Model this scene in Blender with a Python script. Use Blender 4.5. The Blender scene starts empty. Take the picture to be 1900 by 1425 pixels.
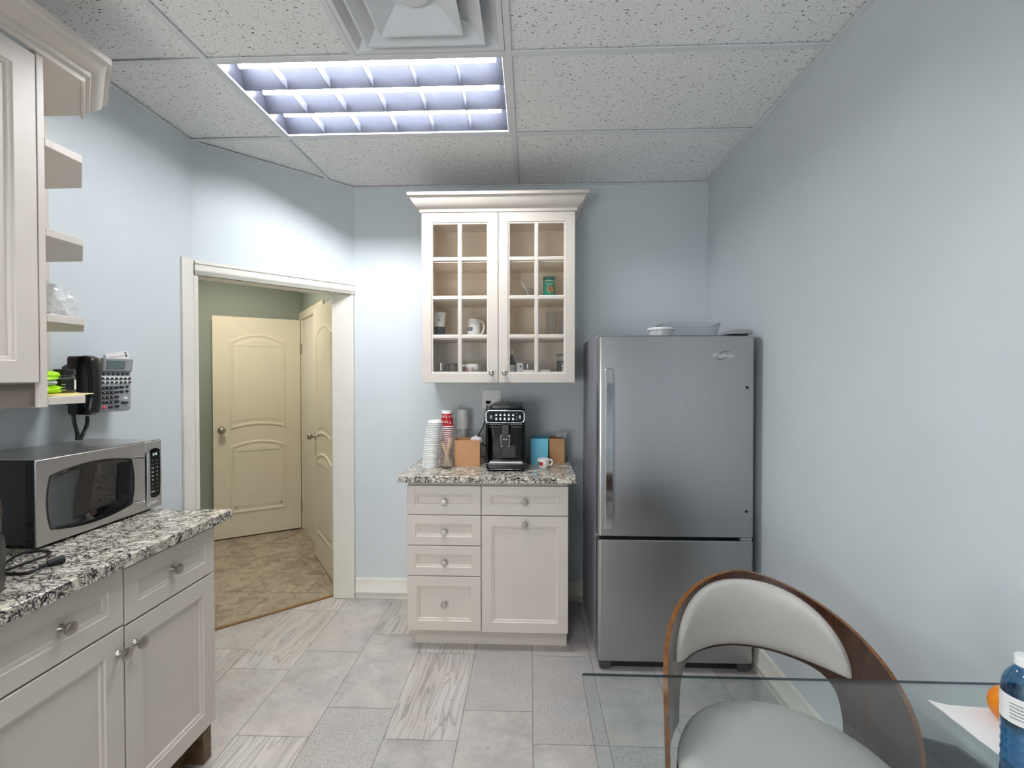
import bpy, bmesh, math, random
from mathutils import Vector, Matrix
from math import sin, cos, pi, tan, atan, sqrt

C = bpy.context.scene.collection
scene = bpy.context.scene
random.seed(7)

# ------------------------------------------------------------------ camera, world, exposure
F_PX = 880.0
cam_data = bpy.data.cameras.new('camera')
cam_data.sensor_fit = 'HORIZONTAL'
cam_data.sensor_width = 36.0
cam_data.lens = 36.0 * F_PX / 1900.0
cam_data.clip_start = 0.02
cam = bpy.data.objects.new('camera', cam_data)
C.objects.link(cam)
cam.location = (0, 0, 1.475)
cam.rotation_euler = (pi / 2 - atan(12.5 / F_PX), 0, atan(33 / F_PX))
scene.camera = cam

world = bpy.data.worlds.new('world')
scene.world = world
world.use_nodes = True
world.node_tree.nodes['Background'].inputs[0].default_value = (0.02, 0.022, 0.025, 1)
world.node_tree.nodes['Background'].inputs[1].default_value = 0.3

vs = scene.view_settings
vs.view_transform = 'Standard'
vs.look = 'None'
vs.gamma = 1.0
vs.use_curve_mapping = False
vs.exposure = 0.06
scene.cycles.max_bounces = 10
scene.cycles.diffuse_bounces = 6
scene.cycles.glossy_bounces = 5
scene.cycles.transmission_bounces = 8
scene.cycles.transparent_max_bounces = 24
scene.cycles.caustics_reflective = False
scene.cycles.caustics_refractive = False
scene.cycles.sample_clamp_indirect = 4.0
scene.cycles.use_denoising = True

TUBE_STRENGTH = 128.0          # the fluorescent tubes of the two ceiling troffers
HALL_WATTS = 17.0
FILL_WATTS = 46.0           # fill light through an unseen window added behind the camera


def lamp(name, loc, watts, size, color, size_y=None, rot=(0, 0, 0)):
    d = bpy.data.lights.new(name, 'AREA')
    d.energy = watts
    d.color = color
    d.shape = 'RECTANGLE' if size_y else 'DISK'
    d.size = size
    if size_y:
        d.size_y = size_y
    o = bpy.data.objects.new(name, d)
    C.objects.link(o)
    o.location = loc
    o.rotation_euler = rot
    return o


lamp('hall_ceiling_lamp', (-2.35, 3.45, 2.48), HALL_WATTS, 0.35, (1.0, 0.92, 0.77))
lamp('window_fill_light', (-1.22, -1.745, 0.98), FILL_WATTS, 0.98, (0.97, 0.985, 1.0), 0.92, (pi / 2, 0, 0))  # fill lamp added to brighten the ceiling and walls


# ------------------------------------------------------------------ materials
def lin(r, g, b):
    def f(c):
        c /= 255.0
        return c / 12.92 if c <= 0.04045 else ((c + 0.055) / 1.055) ** 2.4
    return (f(r), f(g), f(b), 1.0)


class NT:
    """a small wrapper to write node trees"""
    def __init__(self, name):
        self.m = bpy.data.materials.new(name)
        self.m.use_nodes = True
        self.t = self.m.node_tree
        self.bsdf = self.t.nodes['Principled BSDF']
        self.out = self.t.nodes['Material Output']

    def n(self, typ, **kw):
        nd = self.t.nodes.new(typ)
        for k, v in kw.items():
            setattr(nd, k, v)
        return nd

    def l(self, a, b):
        self.t.links.new(a, b)

    def val(self, sock, v):
        if hasattr(v, 'links') or hasattr(v, 'is_linked'):
            self.l(v, sock)
        else:
            sock.default_value = v

    def coord(self, scale=(1, 1, 1), rot=(0, 0, 0), which='Object'):
        tc = self.n('ShaderNodeTexCoord')
        mp = self.n('ShaderNodeMapping')
        mp.inputs['Scale'].default_value = scale
        mp.inputs['Rotation'].default_value = rot
        self.l(tc.outputs[which], mp.inputs['Vector'])
        return mp.outputs[0]

    def noise(self, vec, scale, detail=3, rough=0.5, dist=0.0):
        nd = self.n('ShaderNodeTexNoise')
        if vec is not None:
            self.l(vec, nd.inputs['Vector'])
        nd.inputs['Scale'].default_value = scale
        nd.inputs['Detail'].default_value = detail
        nd.inputs['Roughness'].default_value = rough
        nd.inputs['Distortion'].default_value = dist
        return nd.outputs['Fac']

    def voro(self, vec, scale, feature='F1', rnd=1.0):
        nd = self.n('ShaderNodeTexVoronoi', feature=feature)
        self.l(vec, nd.inputs['Vector'])
        nd.inputs['Scale'].default_value = scale
        nd.inputs['Randomness'].default_value = rnd
        return nd.outputs['Distance']

    def ramp(self, fac, stops):
        nd = self.n('ShaderNodeValToRGB')
        self.l(fac, nd.inputs[0])
        e = nd.color_ramp.elements
        while len(e) < len(stops):
            e.new(0.5)
        for el, (p, c) in zip(e, stops):
            el.position = p
            el.color = c if len(c) == 4 else (*c, 1)
        return nd.outputs[0]

    def mix(self, fac, a, b, mode='MIX'):
        nd = self.n('ShaderNodeMix', data_type='RGBA', blend_type=mode)
        self.val(nd.inputs[0], fac)
        self.val(nd.inputs[6], a)
        self.val(nd.inputs[7], b)
        return nd.outputs[2]

    def math(self, op, a, b=0.0, c=None):
        nd = self.n('ShaderNodeMath', operation=op)
        self.val(nd.inputs[0], a)
        self.val(nd.inputs[1], b)
        if c is not None:
            self.val(nd.inputs[2], c)
        return nd.outputs[0]

    def add_vec(self, a, fac_color, amount):
        sub = self.n('ShaderNodeVectorMath', operation='SUBTRACT')
        self.l(fac_color, sub.inputs[0])
        sub.inputs[1].default_value = (0.5, 0.5, 0.5)
        ml = self.n('ShaderNodeVectorMath', operation='SCALE')
        self.l(sub.outputs[0], ml.inputs[0])
        ml.inputs['Scale'].default_value = amount
        ad = self.n('ShaderNodeVectorMath', operation='ADD')
        self.l(a, ad.inputs[0])
        self.l(ml.outputs[0], ad.inputs[1])
        return ad.outputs[0]

    def noise_col(self, vec, scale, detail=2):
        nd = self.n('ShaderNodeTexNoise')
        self.l(vec, nd.inputs['Vector'])
        nd.inputs['Scale'].default_value = scale
        nd.inputs['Detail'].default_value = detail
        return nd.outputs['Color']

    def bump(self, height, strength=0.2, dist=0.002):
        b = self.n('ShaderNodeBump')
        b.inputs['Strength'].default_value = strength
        b.inputs['Distance'].default_value = dist
        self.l(height, b.inputs['Height'])
        self.l(b.outputs[0], self.bsdf.inputs['Normal'])

    def base(self, v):
        self.val(self.bsdf.inputs['Base Color'], v)

    def set(self, **kw):
        for k, v in kw.items():
            self.val(self.bsdf.inputs[k.replace('_', ' ')], v)


def plain(name, rgb, rough=0.5, metal=0.0, var=0.04, scale=9.0, bump=0.0, bscale=200.0, spec=0.5):
    t = NT(name)
    c = lin(*rgb)
    vec = t.coord()
    if var:
        n = t.noise(vec, scale, 4, 0.6)
        lo = tuple(x * (1 - var) for x in c[:3]) + (1,)
        hi = tuple(min(1, x * (1 + var)) for x in c[:3]) + (1,)
        t.base(t.ramp(n, [(0.3, lo), (0.7, hi)]))
    else:
        t.base(c)
    t.set(Roughness=rough, Metallic=metal)
    t.bsdf.inputs['Specular IOR Level'].default_value = spec
    if bump:
        t.bump(t.noise(vec, bscale, 2), bump, 0.001)
    return t.m


def brushed(name, rgb, rough=0.3, axis=2, amt=0.02):
    t = NT(name)
    sc = [260, 260, 260]
    sc[axis] = 3
    vec = t.coord(tuple(sc))
    n = t.noise(vec, 1.0, 2)
    c = lin(*rgb)
    t.base(t.ramp(n, [(0.25, tuple(x * 0.965 for x in c[:3])), (0.75, tuple(min(1, x * 1.03) for x in c[:3]))]))
    t.set(Metallic=1.0)
    t.val(t.bsdf.inputs['Roughness'], t.math('MULTIPLY_ADD', n, amt * 2, rough - amt))
    t.bsdf.inputs['Anisotropic'].default_value = 0.3
    return t.m


def emit(name, rgb, strength):
    t = NT(name)
    t.base((0.8, 0.8, 0.8, 1))
    t.bsdf.inputs['Emission Color'].default_value = (*rgb, 1)
    t.bsdf.inputs['Emission Strength'].default_value = strength
    return t.m


def clear(name, tint, gloss=1.0, rough=0.02, f0=0.04, haze=0.0, haze_col=(1, 1, 1, 1)):
    """thin clear glass or plastic: tinted transparency under a Schlick reflection"""
    t = NT(name)
    t.t.nodes.remove(t.bsdf)
    tr = t.n('ShaderNodeBsdfTransparent')
    tr.inputs[0].default_value = tint
    gl = t.n('ShaderNodeBsdfGlossy')
    gl.inputs['Color'].default_value = (gloss, gloss, gloss, 1)
    gl.inputs['Roughness'].default_value = rough
    lw = t.n('ShaderNodeLayerWeight')
    lw.inputs[0].default_value = 0.5
    p = t.math('POWER', lw.outputs['Facing'], 5.0)
    fac = t.math('MULTIPLY_ADD', p, 1 - f0, f0)
    mx = t.n('ShaderNodeMixShader')
    t.l(fac, mx.inputs[0])
    src = tr.outputs[0]
    if haze:
        df = t.n('ShaderNodeBsdfDiffuse')
        df.inputs[0].default_value = haze_col
        m2 = t.n('ShaderNodeMixShader')
        m2.inputs[0].default_value = haze
        t.l(tr.outputs[0], m2.inputs[1])
        t.l(df.outputs[0], m2.inputs[2])
        src = m2.outputs[0]
    t.l(src, mx.inputs[1])
    t.l(gl.outputs[0], mx.inputs[2])
    t.l(mx.outputs[0], t.out.inputs[0])
    return t.m


def m_granite():
    t = NT('granite')
    vec = t.coord()
    w = t.add_vec(vec, t.noise_col(vec, 14, 3), 0.07)
    st = t.n('ShaderNodeMapping')
    st.inputs['Scale'].default_value = (1.0, 2.3, 1.6)
    st.inputs['Rotation'].default_value = (0, 0, 0.9)
    t.l(w, st.inputs['Vector'])
    w2 = st.outputs[0]
    cloud = t.noise(vec, 13, 6, 0.7)
    base = t.ramp(cloud, [(0.22, lin(120, 112, 104)), (0.40, lin(206, 197, 180)), (0.58, lin(228, 221, 207)), (0.70, lin(206, 190, 162)), (0.82, lin(188, 162, 126))])
    e1 = t.voro(w2, 30, 'DISTANCE_TO_EDGE')
    m1 = t.ramp(e1, [(0.03, (1, 1, 1)), (0.13, (0, 0, 0))])
    gate = t.ramp(t.noise(vec, 16, 4, 0.65), [(0.40, (0, 0, 0)), (0.50, (1, 1, 1))])
    e2 = t.voro(w2, 85, 'DISTANCE_TO_EDGE')
    m2 = t.ramp(e2, [(0.04, (1, 1, 1)), (0.16, (0, 0, 0))])
    gate2 = t.ramp(t.noise(w, 30, 4, 0.65), [(0.42, (0, 0, 0)), (0.54, (1, 1, 1))])
    blot = t.ramp(t.noise(w2, 34, 5, 0.66), [(0.585, (0, 0, 0)), (0.64, (1, 1, 1))])
    a = t.mix(1.0, m1, gate, 'MULTIPLY')
    b = t.mix(1.0, m2, gate2, 'MULTIPLY')
    s = t.mix(1.0, t.mix(1.0, a, b, 'LIGHTEN'), blot, 'LIGHTEN')
    t.base(t.mix(s, base, lin(38, 38, 46)))
    t.set(Roughness=0.12)
    return t.m


def m_tile():
    """stone look floor tiles: the face attribute 'kind' picks veined, grainy or cloudy"""
    t = NT('floor_tile_stone')
    kind = t.n('ShaderNodeAttribute', attribute_name='kind').outputs['Fac']
    shift = t.n('ShaderNodeAttribute', attribute_name='shift').outputs['Fac']
    vec0 = t.coord()
    cmb = t.n('ShaderNodeCombineXYZ')
    for i in range(3):
        t.l(t.math('MULTIPLY', shift, (7.3, 11.1, 3.7)[i]), cmb.inputs[i])
    ad = t.n('ShaderNodeVectorMath', operation='ADD')
    t.l(vec0, ad.inputs[0])
    t.l(cmb.outputs[0], ad.inputs[1])
    vec = ad.outputs[0]
    cloud = t.noise(vec, 6, 8, 0.74, 0.12)
    plainc = t.ramp(cloud, [(0.28, lin(156, 152, 149)), (0.5, lin(184, 179, 175)), (0.75, lin(206, 201, 195))])
    # veined
    mp = t.n('ShaderNodeMapping')
    mp.inputs['Scale'].default_value = (8, 0.45, 1)
    mp.inputs['Rotation'].default_value = (0, 0, 0.22)
    t.l(vec, mp.inputs['Vector'])
    wv = t.add_vec(mp.outputs[0], t.noise_col(vec, 3, 1), 0.45)
    v = t.noise(wv, 1.5, 2, 0.45)
    fr_ = t.math('FRACT', t.math('MULTIPLY', v, 11.0))
    lines = t.ramp(fr_, [(0.0, lin(158, 152, 148)), (0.07, lin(166, 160, 156)), (0.12, lin(194, 189, 184)), (0.62, lin(204, 199, 194)), (0.88, lin(184, 178, 173))])
    tone = t.ramp(t.noise(wv, 0.9, 3, 0.5), [(0.35, (0.80, 0.79, 0.78)), (0.55, (1, 1, 1))])
    veinc = t.mix(0.8, lines, tone, 'MULTIPLY')
    # grainy
    g = t.noise(vec, 150, 3, 0.7)
    grain = t.ramp(g, [(0.32, lin(132, 128, 127)), (0.5, lin(176, 172, 169)), (0.68, lin(206, 203, 200))])
    grain = t.mix(0.35, grain, plainc)
    is_v = t.math('LESS_THAN', kind, 0.34)
    is_g = t.math('GREATER_THAN', kind, 0.67)
    col = t.mix(is_v, plainc, veinc)
    col = t.mix(is_g, col, grain)
    fine = t.ramp(t.noise(vec, 210, 4, 0.7), [(0.32, (0.85, 0.85, 0.85)), (0.60, (1, 1, 1))])
    col = t.mix(1.0, col, fine, 'MULTIPLY')
    warm = t.ramp(t.noise(vec, 4.5, 3, 0.6), [(0.40, (0.97, 0.985, 1.0)), (0.62, (1.0, 0.965, 0.945))])
    col = t.mix(1.0, col, warm, 'MULTIPLY')
    # a few small worn chips
    spots = t.ramp(t.voro(vec, 7), [(0.03, (0.62, 0.62, 0.62)), (0.055, (1, 1, 1))])
    t.base(t.mix(0.8, col, spots, 'MULTIPLY'))
    t.set(Roughness=t.math('MULTIPLY_ADD', cloud, 0.25, 0.24))
    t.bump(g, 0.06, 0.001)
    return t.m


def m_hall_tile():
    t = NT('hall_floor_tile')
    vec = t.coord()
    n = t.noise(vec, 7.5, 10, 0.76, 0.9)
    col = t.ramp(n, [(0.28, lin(106, 92, 78)), (0.45, lin(152, 137, 118)), (0.58, lin(182, 167, 147)), (0.75, lin(134, 118, 100))])
    n2 = t.ramp(t.noise(vec, 26, 5, 0.65), [(0.3, (0.72, 0.70, 0.68)), (0.6, (1, 1, 1))])
    col = t.mix(0.7, col, n2, 'MULTIPLY')
    br = t.n('ShaderNodeTexBrick')
    rot = t.n('ShaderNodeMapping')
    rot.inputs['Rotation'].default_value = (0, 0, 0.0)
    t.l(vec, rot.inputs['Vector'])
    t.l(rot.outputs[0], br.inputs['Vector'])
    br.inputs['Scale'].default_value = 1.0
    br.inputs['Brick Width'].default_value = 0.46
    br.inputs['Row Height'].default_value = 0.31
    br.inputs['Mortar Size'].default_value = 0.003
    br.inputs['Color1'].default_value = (1, 1, 1, 1)
    br.inputs['Color2'].default_value = (0.94, 0.94, 0.94, 1)
    br.inputs['Mortar'].default_value = (0.42, 0.38, 0.33, 1)
    t.base(t.mix(0.9, col, br.outputs['Color'], 'MULTIPLY'))
    t.set(Roughness=0.42)
    return t.m


def m_ceiling():
    t = NT('fissured_ceiling_tile')
    vec = t.coord()
    w = t.add_vec(vec, t.noise_col(vec, 60, 2), 0.012)
    mp = t.n('ShaderNodeMapping')
    mp.inputs['Rotation'].default_value = (0, 0, 0.75)
    mp.inputs['Scale'].default_value = (1.0, 3.0, 1.0)
    t.l(w, mp.inputs['Vector'])
    f = t.voro(mp.outputs[0], 33, 'F1')
    gate = t.ramp(t.noise(vec, 40, 2), [(0.40, (0, 0, 0)), (0.50, (1, 1, 1))])
    m1 = t.mix(1.0, t.ramp(f, [(0.16, (1, 1, 1)), (0.20, (0, 0, 0))]), gate, 'MULTIPLY')
    f2 = t.voro(w, 105, 'F1')
    m2 = t.ramp(f2, [(0.12, (0.85, 0.85, 0.85)), (0.20, (0, 0, 0))])
    s = t.mix(1.0, m1, m2, 'LIGHTEN')
    base = t.ramp(t.noise(vec, 120, 3), [(0.3, lin(232, 231, 230)), (0.7, lin(244, 243, 242))])
    t.base(t.mix(s, base, lin(52, 52, 56)))
    t.set(Roughness=0.9)
    return t.m


def m_wood(name, a, b, rough=0.22, axis_scale=(6, 6, 60)):
    t = NT(name)
    vec = t.coord(axis_scale)
    n = t.noise(vec, 1.0, 5, 0.6, 0.8)
    t.base(t.ramp(n, [(0.3, lin(*a)), (0.7, lin(*b))]))
    t.set(Roughness=rough)
    t.bsdf.inputs['Coat Weight'].default_value = 0.4
    t.bsdf.inputs['Coat Roughness'].default_value = 0.1
    return t.m


M = {}
M['wall'] = plain('blue_grey_wall_paint', (206, 213, 216), 0.5, var=0.025, scale=3, bump=0.08, bscale=340)
M['hall_wall'] = plain('grey_green_hall_tint', (152, 160, 150), 0.6, var=0.02, scale=3)  # green-grey cast of the warm hall light put into the wall colour
M['ceiling'] = m_ceiling()
M['white'] = plain('white_painted_metal', (222, 223, 226), 0.4, var=0.02)
M['trim'] = plain('cream_trim_paint', (226, 222, 212), 0.4, var=0.03, scale=6)
M['cab'] = plain('cream_cabinet_paint', (206, 197, 187), 0.42, var=0.03, scale=5)
M['cab_in'] = plain('beige_lit_interior', (236, 222, 203), 0.55, var=0.04, scale=4)  # beige cast of the light put into the interior's colour
M['raw_wood'] = m_wood('raw_brown_wood', (74, 54, 36), (112, 84, 56), 0.7)
M['gold_wood'] = m_wood('golden_oak_strip', (112, 76, 36), (146, 104, 54), 0.5, (3, 3, 80))
M['granite'] = m_granite()
M['grout'] = plain('dark_grout', (96, 92, 88), 0.9)
M['tile'] = m_tile()
M['hall_tile'] = m_hall_tile()
M['hall_door'] = plain('aged_cream_door_paint', (224, 216, 196), 0.38, var=0.03, scale=4)
M['steel'] = brushed('brushed_stainless_steel', (176, 176, 178), 0.31, 2, 0.006)
M['steel_h'] = brushed('horizontally_brushed_steel', (204, 201, 198), 0.36, 1, 0.01)
M['fridge_side'] = plain('grey_textured_fridge_side', (138, 138, 146), 0.36, bump=0.15, bscale=500)
M['nickel'] = plain('satin_nickel', (176, 170, 160), 0.28, 1.0, var=0.02)
M['chrome'] = plain('polished_chrome', (214, 216, 220), 0.12, 1.0, var=0.0)
M['black'] = plain('black_plastic', (20, 20, 24), 0.32, var=0.1)
M['black_matt'] = plain('matt_black_plastic', (26, 26, 28), 0.6, var=0.1)
M['black_gloss'] = plain('glossy_black_plastic', (9, 9, 12), 0.07, var=0.0)
M['dark_glass'] = plain('dark_oven_glass', (14, 13, 14), 0.03, var=0.0, spec=0.9)
M['grey_plastic'] = plain('grey_plastic', (150, 152, 157), 0.4)
M['rail_shade'] = plain('shaded_cream_board', (118, 109, 98), 0.5)  # cream board darkened to carry the shade under the cabinet
M['louver'] = plain('louver_aluminium', (92, 95, 106), 0.35, 0.0, var=0.05, spec=0.4)
M['bin'] = plain('dark_slate_plastic', (44, 50, 58), 0.5)
M['dark_grey'] = plain('dark_grey_plastic', (66, 66, 70), 0.45)
M['white_plastic'] = plain('white_plastic', (236, 236, 234), 0.3, var=0.01)
M['ceramic'] = plain('white_glazed_ceramic', (238, 236, 230), 0.14, var=0.01)
M['paper'] = plain('white_paper', (236, 234, 232), 0.8, var=0.03, bump=0.3, bscale=120)
M['red'] = plain('red_print', (176, 26, 34), 0.45)
M['kraft'] = plain('kraft_cardboard', (198, 148, 106), 0.75, var=0.06, scale=30)
M['kraft2'] = plain('tan_cardboard', (176, 132, 92), 0.75, var=0.06, scale=30)
M['sky_card'] = plain('light_blue_card', (112, 196, 222), 0.6, var=0.06, scale=20)
M['dark_card'] = plain('dark_card', (40, 44, 52), 0.7)
M['stick'] = m_wood('pale_birch', (216, 184, 150), (236, 208, 178), 0.7)
M['neon'] = plain('neon_green_plastic', (176, 232, 20), 0.4, var=0.12, scale=60)
M['cream_card'] = plain('pale_yellow_card', (236, 222, 170), 0.7)
M['green_can'] = plain('teal_green_tin', (12, 142, 116), 0.3)
M['tan'] = plain('beige_paper_strip', (214, 186, 144), 0.7)
M['lcd'] = plain('grey_green_lcd', (96, 112, 110), 0.2)
M['navy'] = plain('navy_print', (44, 52, 92), 0.5)
M['slate'] = plain('slate_band', (48, 54, 66), 0.5)
M['pink'] = plain('pink_key', (214, 84, 96), 0.5)
M['upholstery'] = plain('pale_grey_vinyl', (188, 184, 178), 0.42, var=0.03, scale=6)
M['walnut'] = m_wood('dark_walnut_veneer', (44, 26, 16), (72, 42, 24), 0.25, (40, 40, 5))
M['wood_edge'] = m_wood('golden_plywood_edge', (98, 56, 18), (140, 86, 34), 0.2, (30, 30, 30))
M['orange'] = plain('orange_peel', (240, 138, 10), 0.38, var=0.06, scale=40, bump=0.5, bscale=260)
M['glass'] = clear('window_glass', (0.985, 0.99, 0.99, 1), 1.0, 0.01, 0.035)
M['tumbler'] = clear('clear_tumbler_glass', (0.93, 0.945, 0.945, 1), 1.0, 0.04, 0.08)
M['table_glass'] = clear('greenish_table_glass', (0.935, 0.968, 0.962, 1), 1.0, 0.004, 0.045)
M['glass_edge'] = clear('deep_green_glass_edge', (0.06, 0.11, 0.14, 1), 0.6, 0.05, 0.05)
M['film'] = clear('clear_plastic_film', (0.95, 0.96, 0.97, 1), 1.0, 0.15, 0.14, haze=0.16)
M['frost'] = clear('frosted_plastic', (0.9, 0.9, 0.9, 1), 0.8, 0.3, 0.05, haze=0.5)
M['acrylic'] = clear('clear_acrylic', (0.985, 0.99, 0.995, 1), 0.35, 0.05, 0.02)
M['blue_pet'] = clear('blue_bottle_plastic', (0.42, 0.69, 0.83, 1), 1.0, 0.04, 0.08)
M['tube'] = emit('fluorescent_tube', (0.95, 0.975, 1.0), TUBE_STRENGTH)
M['tube_old'] = emit('dimmer_fluorescent_tube', (0.95, 0.975, 1.0), TUBE_STRENGTH * 0.78)
M['reflector'] = plain('semi_specular_aluminium', (47, 49, 58), 0.45, 0.0, var=0.10, scale=14, spec=0.25)
M['icon'] = emit('lit_touch_icons', (0.8, 0.9, 1.0), 0.7)
M['clock'] = emit('green_clock_digits', (0.5, 0.9, 0.7), 0.5)


# ------------------------------------------------------------------ mesh helpers
ROOT = {}          # object name -> world matrix of the thing it belongs to


class MB:
    def __init__(self, mat=None):
        self.bm = bmesh.new()
        self.M = mat or Matrix()

    def v(self, co):
        return self.bm.verts.new(self.M @ Vector(co))

    def face(self, vs, mi=0):
        try:
            f = self.bm.faces.new(vs)
            f.material_index = mi
            return f
        except ValueError:
            return None

    def poly(self, pts, mi=0):
        return self.face([self.v(p) for p in pts], mi)

    def loops(self, loops, cap0=True, cap1=True, mi=0, closed=True, join=False, mis=None):
        rings = [[self.v(p) for p in lp] for lp in loops]
        n = len(rings[0])
        k = len(rings)
        for a in range(k if join else k - 1):
            A, B = rings[a], rings[(a + 1) % k]
            for i in range(n if closed else n - 1):
                j = (i + 1) % n
                self.face([A[i], A[j], B[j], B[i]], mis[a] if mis else mi)
        if not join:
            if cap0:
                self.face(list(reversed(rings[0])), mis[0] if mis else mi)
            if cap1:
                self.face(rings[-1], mis[-1] if mis else mi)
        return rings

    def box(self, x0, x1, y0, y1, z0, z1, mi=0):
        self.loops([[(x0, y0, z0), (x1, y0, z0), (x1, y1, z0), (x0, y1, z0)],
                    [(x0, y0, z1), (x1, y0, z1), (x1, y1, z1), (x0, y1, z1)]], mi=mi)

    def prism(self, pts, z0, z1, mi=0):
        self.loops([[(x, y, z0) for x, y in pts], [(x, y, z1) for x, y in pts]], mi=mi)

    def slab(self, pts, d0, d1, mi=0):
        """outline (u, v) pushed along the local y from d0 to d1"""
        self.loops([[(u, d0, w) for u, w in pts], [(u, d1, w) for u, w in pts]], mi=mi)

    def lathe(self, prof, c=(0, 0, 0), seg=28, mi=0, close=False, axis='z', mis=None, cap0=True, cap1=True):
        def pt(r, h, a):
            if axis == 'z':
                return (c[0] + r * cos(a), c[1] + r * sin(a), c[2] + h)
            if axis == 'y':
                return (c[0] + r * cos(a), c[1] + h, c[2] + r * sin(a))
            return (c[0] + h, c[1] + r * cos(a), c[2] + r * sin(a))
        self.loops([[pt(max(r, 1e-5), h, 2 * pi * i / seg) for i in range(seg)] for r, h in prof], mi=mi, join=close, mis=mis, cap0=cap0, cap1=cap1)

    def tube(self, path, r, seg=8, mi=0):
        P = [Vector(p) for p in path]
        rings = []
        up = Vector((0.13, 0.21, 1)).normalized()
        for i, p in enumerate(P):
            d = (P[min(i + 1, len(P) - 1)] - P[max(i - 1, 0)]).normalized()
            a = d.cross(up)
            if a.length < 0.05:
                a = d.cross(Vector((1, 0, 0)))
            a.normalize()
            b = d.cross(a)
            rr = r[i] if isinstance(r, (list, tuple)) else r
            rings.append([p + rr * (a * cos(2 * pi * k / seg) + b * sin(2 * pi * k / seg)) for k in range(seg)])
        self.loops(rings, mi=mi)

    def sweep(self, prof, path, mi=0, closed=False):
        """profile (out, up) along a horizontal mitred polyline; out = right hand side of the path"""
        P = [Vector((p[0], p[1], 0)) for p in path]
        z = path[0][2]
        rings = []
        n = len(P)
        for i in range(n):
            d0 = (P[i] - P[i - 1]).normalized() if i > 0 else None
            d1 = (P[i + 1] - P[i]).normalized() if i < n - 1 else None
            a = d0 or d1
            b = d1 or d0
            na = Vector((a.y, -a.x, 0))
            nb = Vector((b.y, -b.x, 0))
            m = (na + nb).normalized()
            m = m / max(0.2, m.dot(na))
            rings.append([(P[i].x + m.x * o, P[i].y + m.y * o, z + u) for o, u in prof])
        self.loops(rings, mi=mi)

    def build(self, name, mats, parent=None, smooth=True, angle=32, bevel=0.0, segs=2):
        bm = self.bm
        bmesh.ops.recalc_face_normals(bm, faces=bm.faces)
        me = bpy.data.meshes.new(name)
        o = bpy.data.objects.new(name, me)
        C.objects.link(o)
        if parent is not None:
            R = ROOT[parent.name]
            bmesh.ops.transform(bm, matrix=R.inverted(), verts=bm.verts)
            o.parent = parent
            ROOT[o.name] = R
        else:
            xs = [v.co for v in bm.verts]
            lo = [min(p[i] for p in xs) for i in range(3)]
            hi = [max(p[i] for p in xs) for i in range(3)]
            base = Vector(((lo[0] + hi[0]) / 2, (lo[1] + hi[1]) / 2, lo[2]))
            bmesh.ops.translate(bm, vec=-base, verts=bm.verts)
            o.location = base
            ROOT[o.name] = Matrix.Translation(base)
        if smooth:
            for f in bm.faces:
                f.smooth = True
        bm.to_mesh(me)
        bm.free()
        for m in (mats if isinstance(mats, (list, tuple)) else [mats]):
            me.materials.append(M[m] if isinstance(m, str) else m)
        if smooth:
            me.set_sharp_from_angle(angle=math.radians(angle))
        if bevel:
            md = o.modifiers.new('edge', 'BEVEL')
            md.width = bevel
            md.segments = segs
            md.limit_method = 'ANGLE'
            md.angle_limit = math.radians(40)
            md.harden_normals = False
        return o


def thing(name, label, cat, loc=(0, 0, 0), rotz=0.0, group=None):
    o = bpy.data.objects.new(name, None)
    o.empty_display_size = 0.05
    C.objects.link(o)
    o.location = loc
    o.rotation_euler = (0, 0, rotz)
    ROOT[o.name] = Matrix.Translation(Vector(loc)) @ Matrix.Rotation(rotz, 4, 'Z')
    return tag(o, label, cat, group)


def tag(o, label=None, cat=None, group=None, kind=None):
    if label:
        o['label'] = label
    if cat:
        o['category'] = cat
    if group:
        o['group'] = group
    if kind:
        o['kind'] = kind
    return o


def struct(o, label=None):
    o['kind'] = 'structure'
    if label:
        o['label'] = label
    return o


def dup(o, loc=None, rotz=None, label=None, group=None):
    c = o.copy()
    C.objects.link(c)
    ROOT[c.name] = ROOT[o.name]
    if loc is not None:
        c.location = loc
    if rotz is not None:
        c.rotation_euler = (0, 0, rotz)
    if label:
        c['label'] = label
    if group:
        c['group'] = group
    for ch in list(o.children):
        d = ch.copy()
        C.objects.link(d)
        d.parent = c
        for g in ch.children:
            e = g.copy()
            C.objects.link(e)
            e.parent = d
    return c


def frame(origin, u, w=(0, 0, 1)):
    """local axes: x = u along the width, z = w upwards, y = into the thing (so -y looks outwards)"""
    u = Vector(u).normalized()
    w = Vector(w).normalized()
    d = w.cross(u)
    m = Matrix((u, d, w)).transposed().to_4x4()
    m.translation = Vector(origin)
    return m


def text(body, size, fr, mat, parent, name='lettering', ext=0.0004, align='CENTER', flip=False, sx=1.0):
    """raised lettering lying in the x-z plane of the given frame, read from its -y side"""
    cu = bpy.data.curves.new(name, 'FONT')
    cu.body = body
    cu.size = size
    cu.extrude = ext
    cu.align_x = align
    cu.align_y = 'CENTER'
    cu.resolution_u = 2
    tmp = bpy.data.objects.new(name, cu)
    me = bpy.data.meshes.new_from_object(tmp)
    bpy.data.objects.remove(tmp)
    bpy.data.curves.remove(cu)
    me.name = name
    me.materials.clear()
    me.materials.append(M[mat] if isinstance(mat, str) else mat)
    o = bpy.data.objects.new(name, me)
    C.objects.link(o)
    rot = Matrix.Rotation(pi / 2, 4, 'X')
    if flip:
        rot = Matrix.Rotation(pi, 4, 'Y') @ rot
    w = fr @ rot @ Matrix.Diagonal((sx, 1, 1, 1))
    o.parent = parent
    o.matrix_local = ROOT[parent.name].inverted() @ w
    return o


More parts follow.
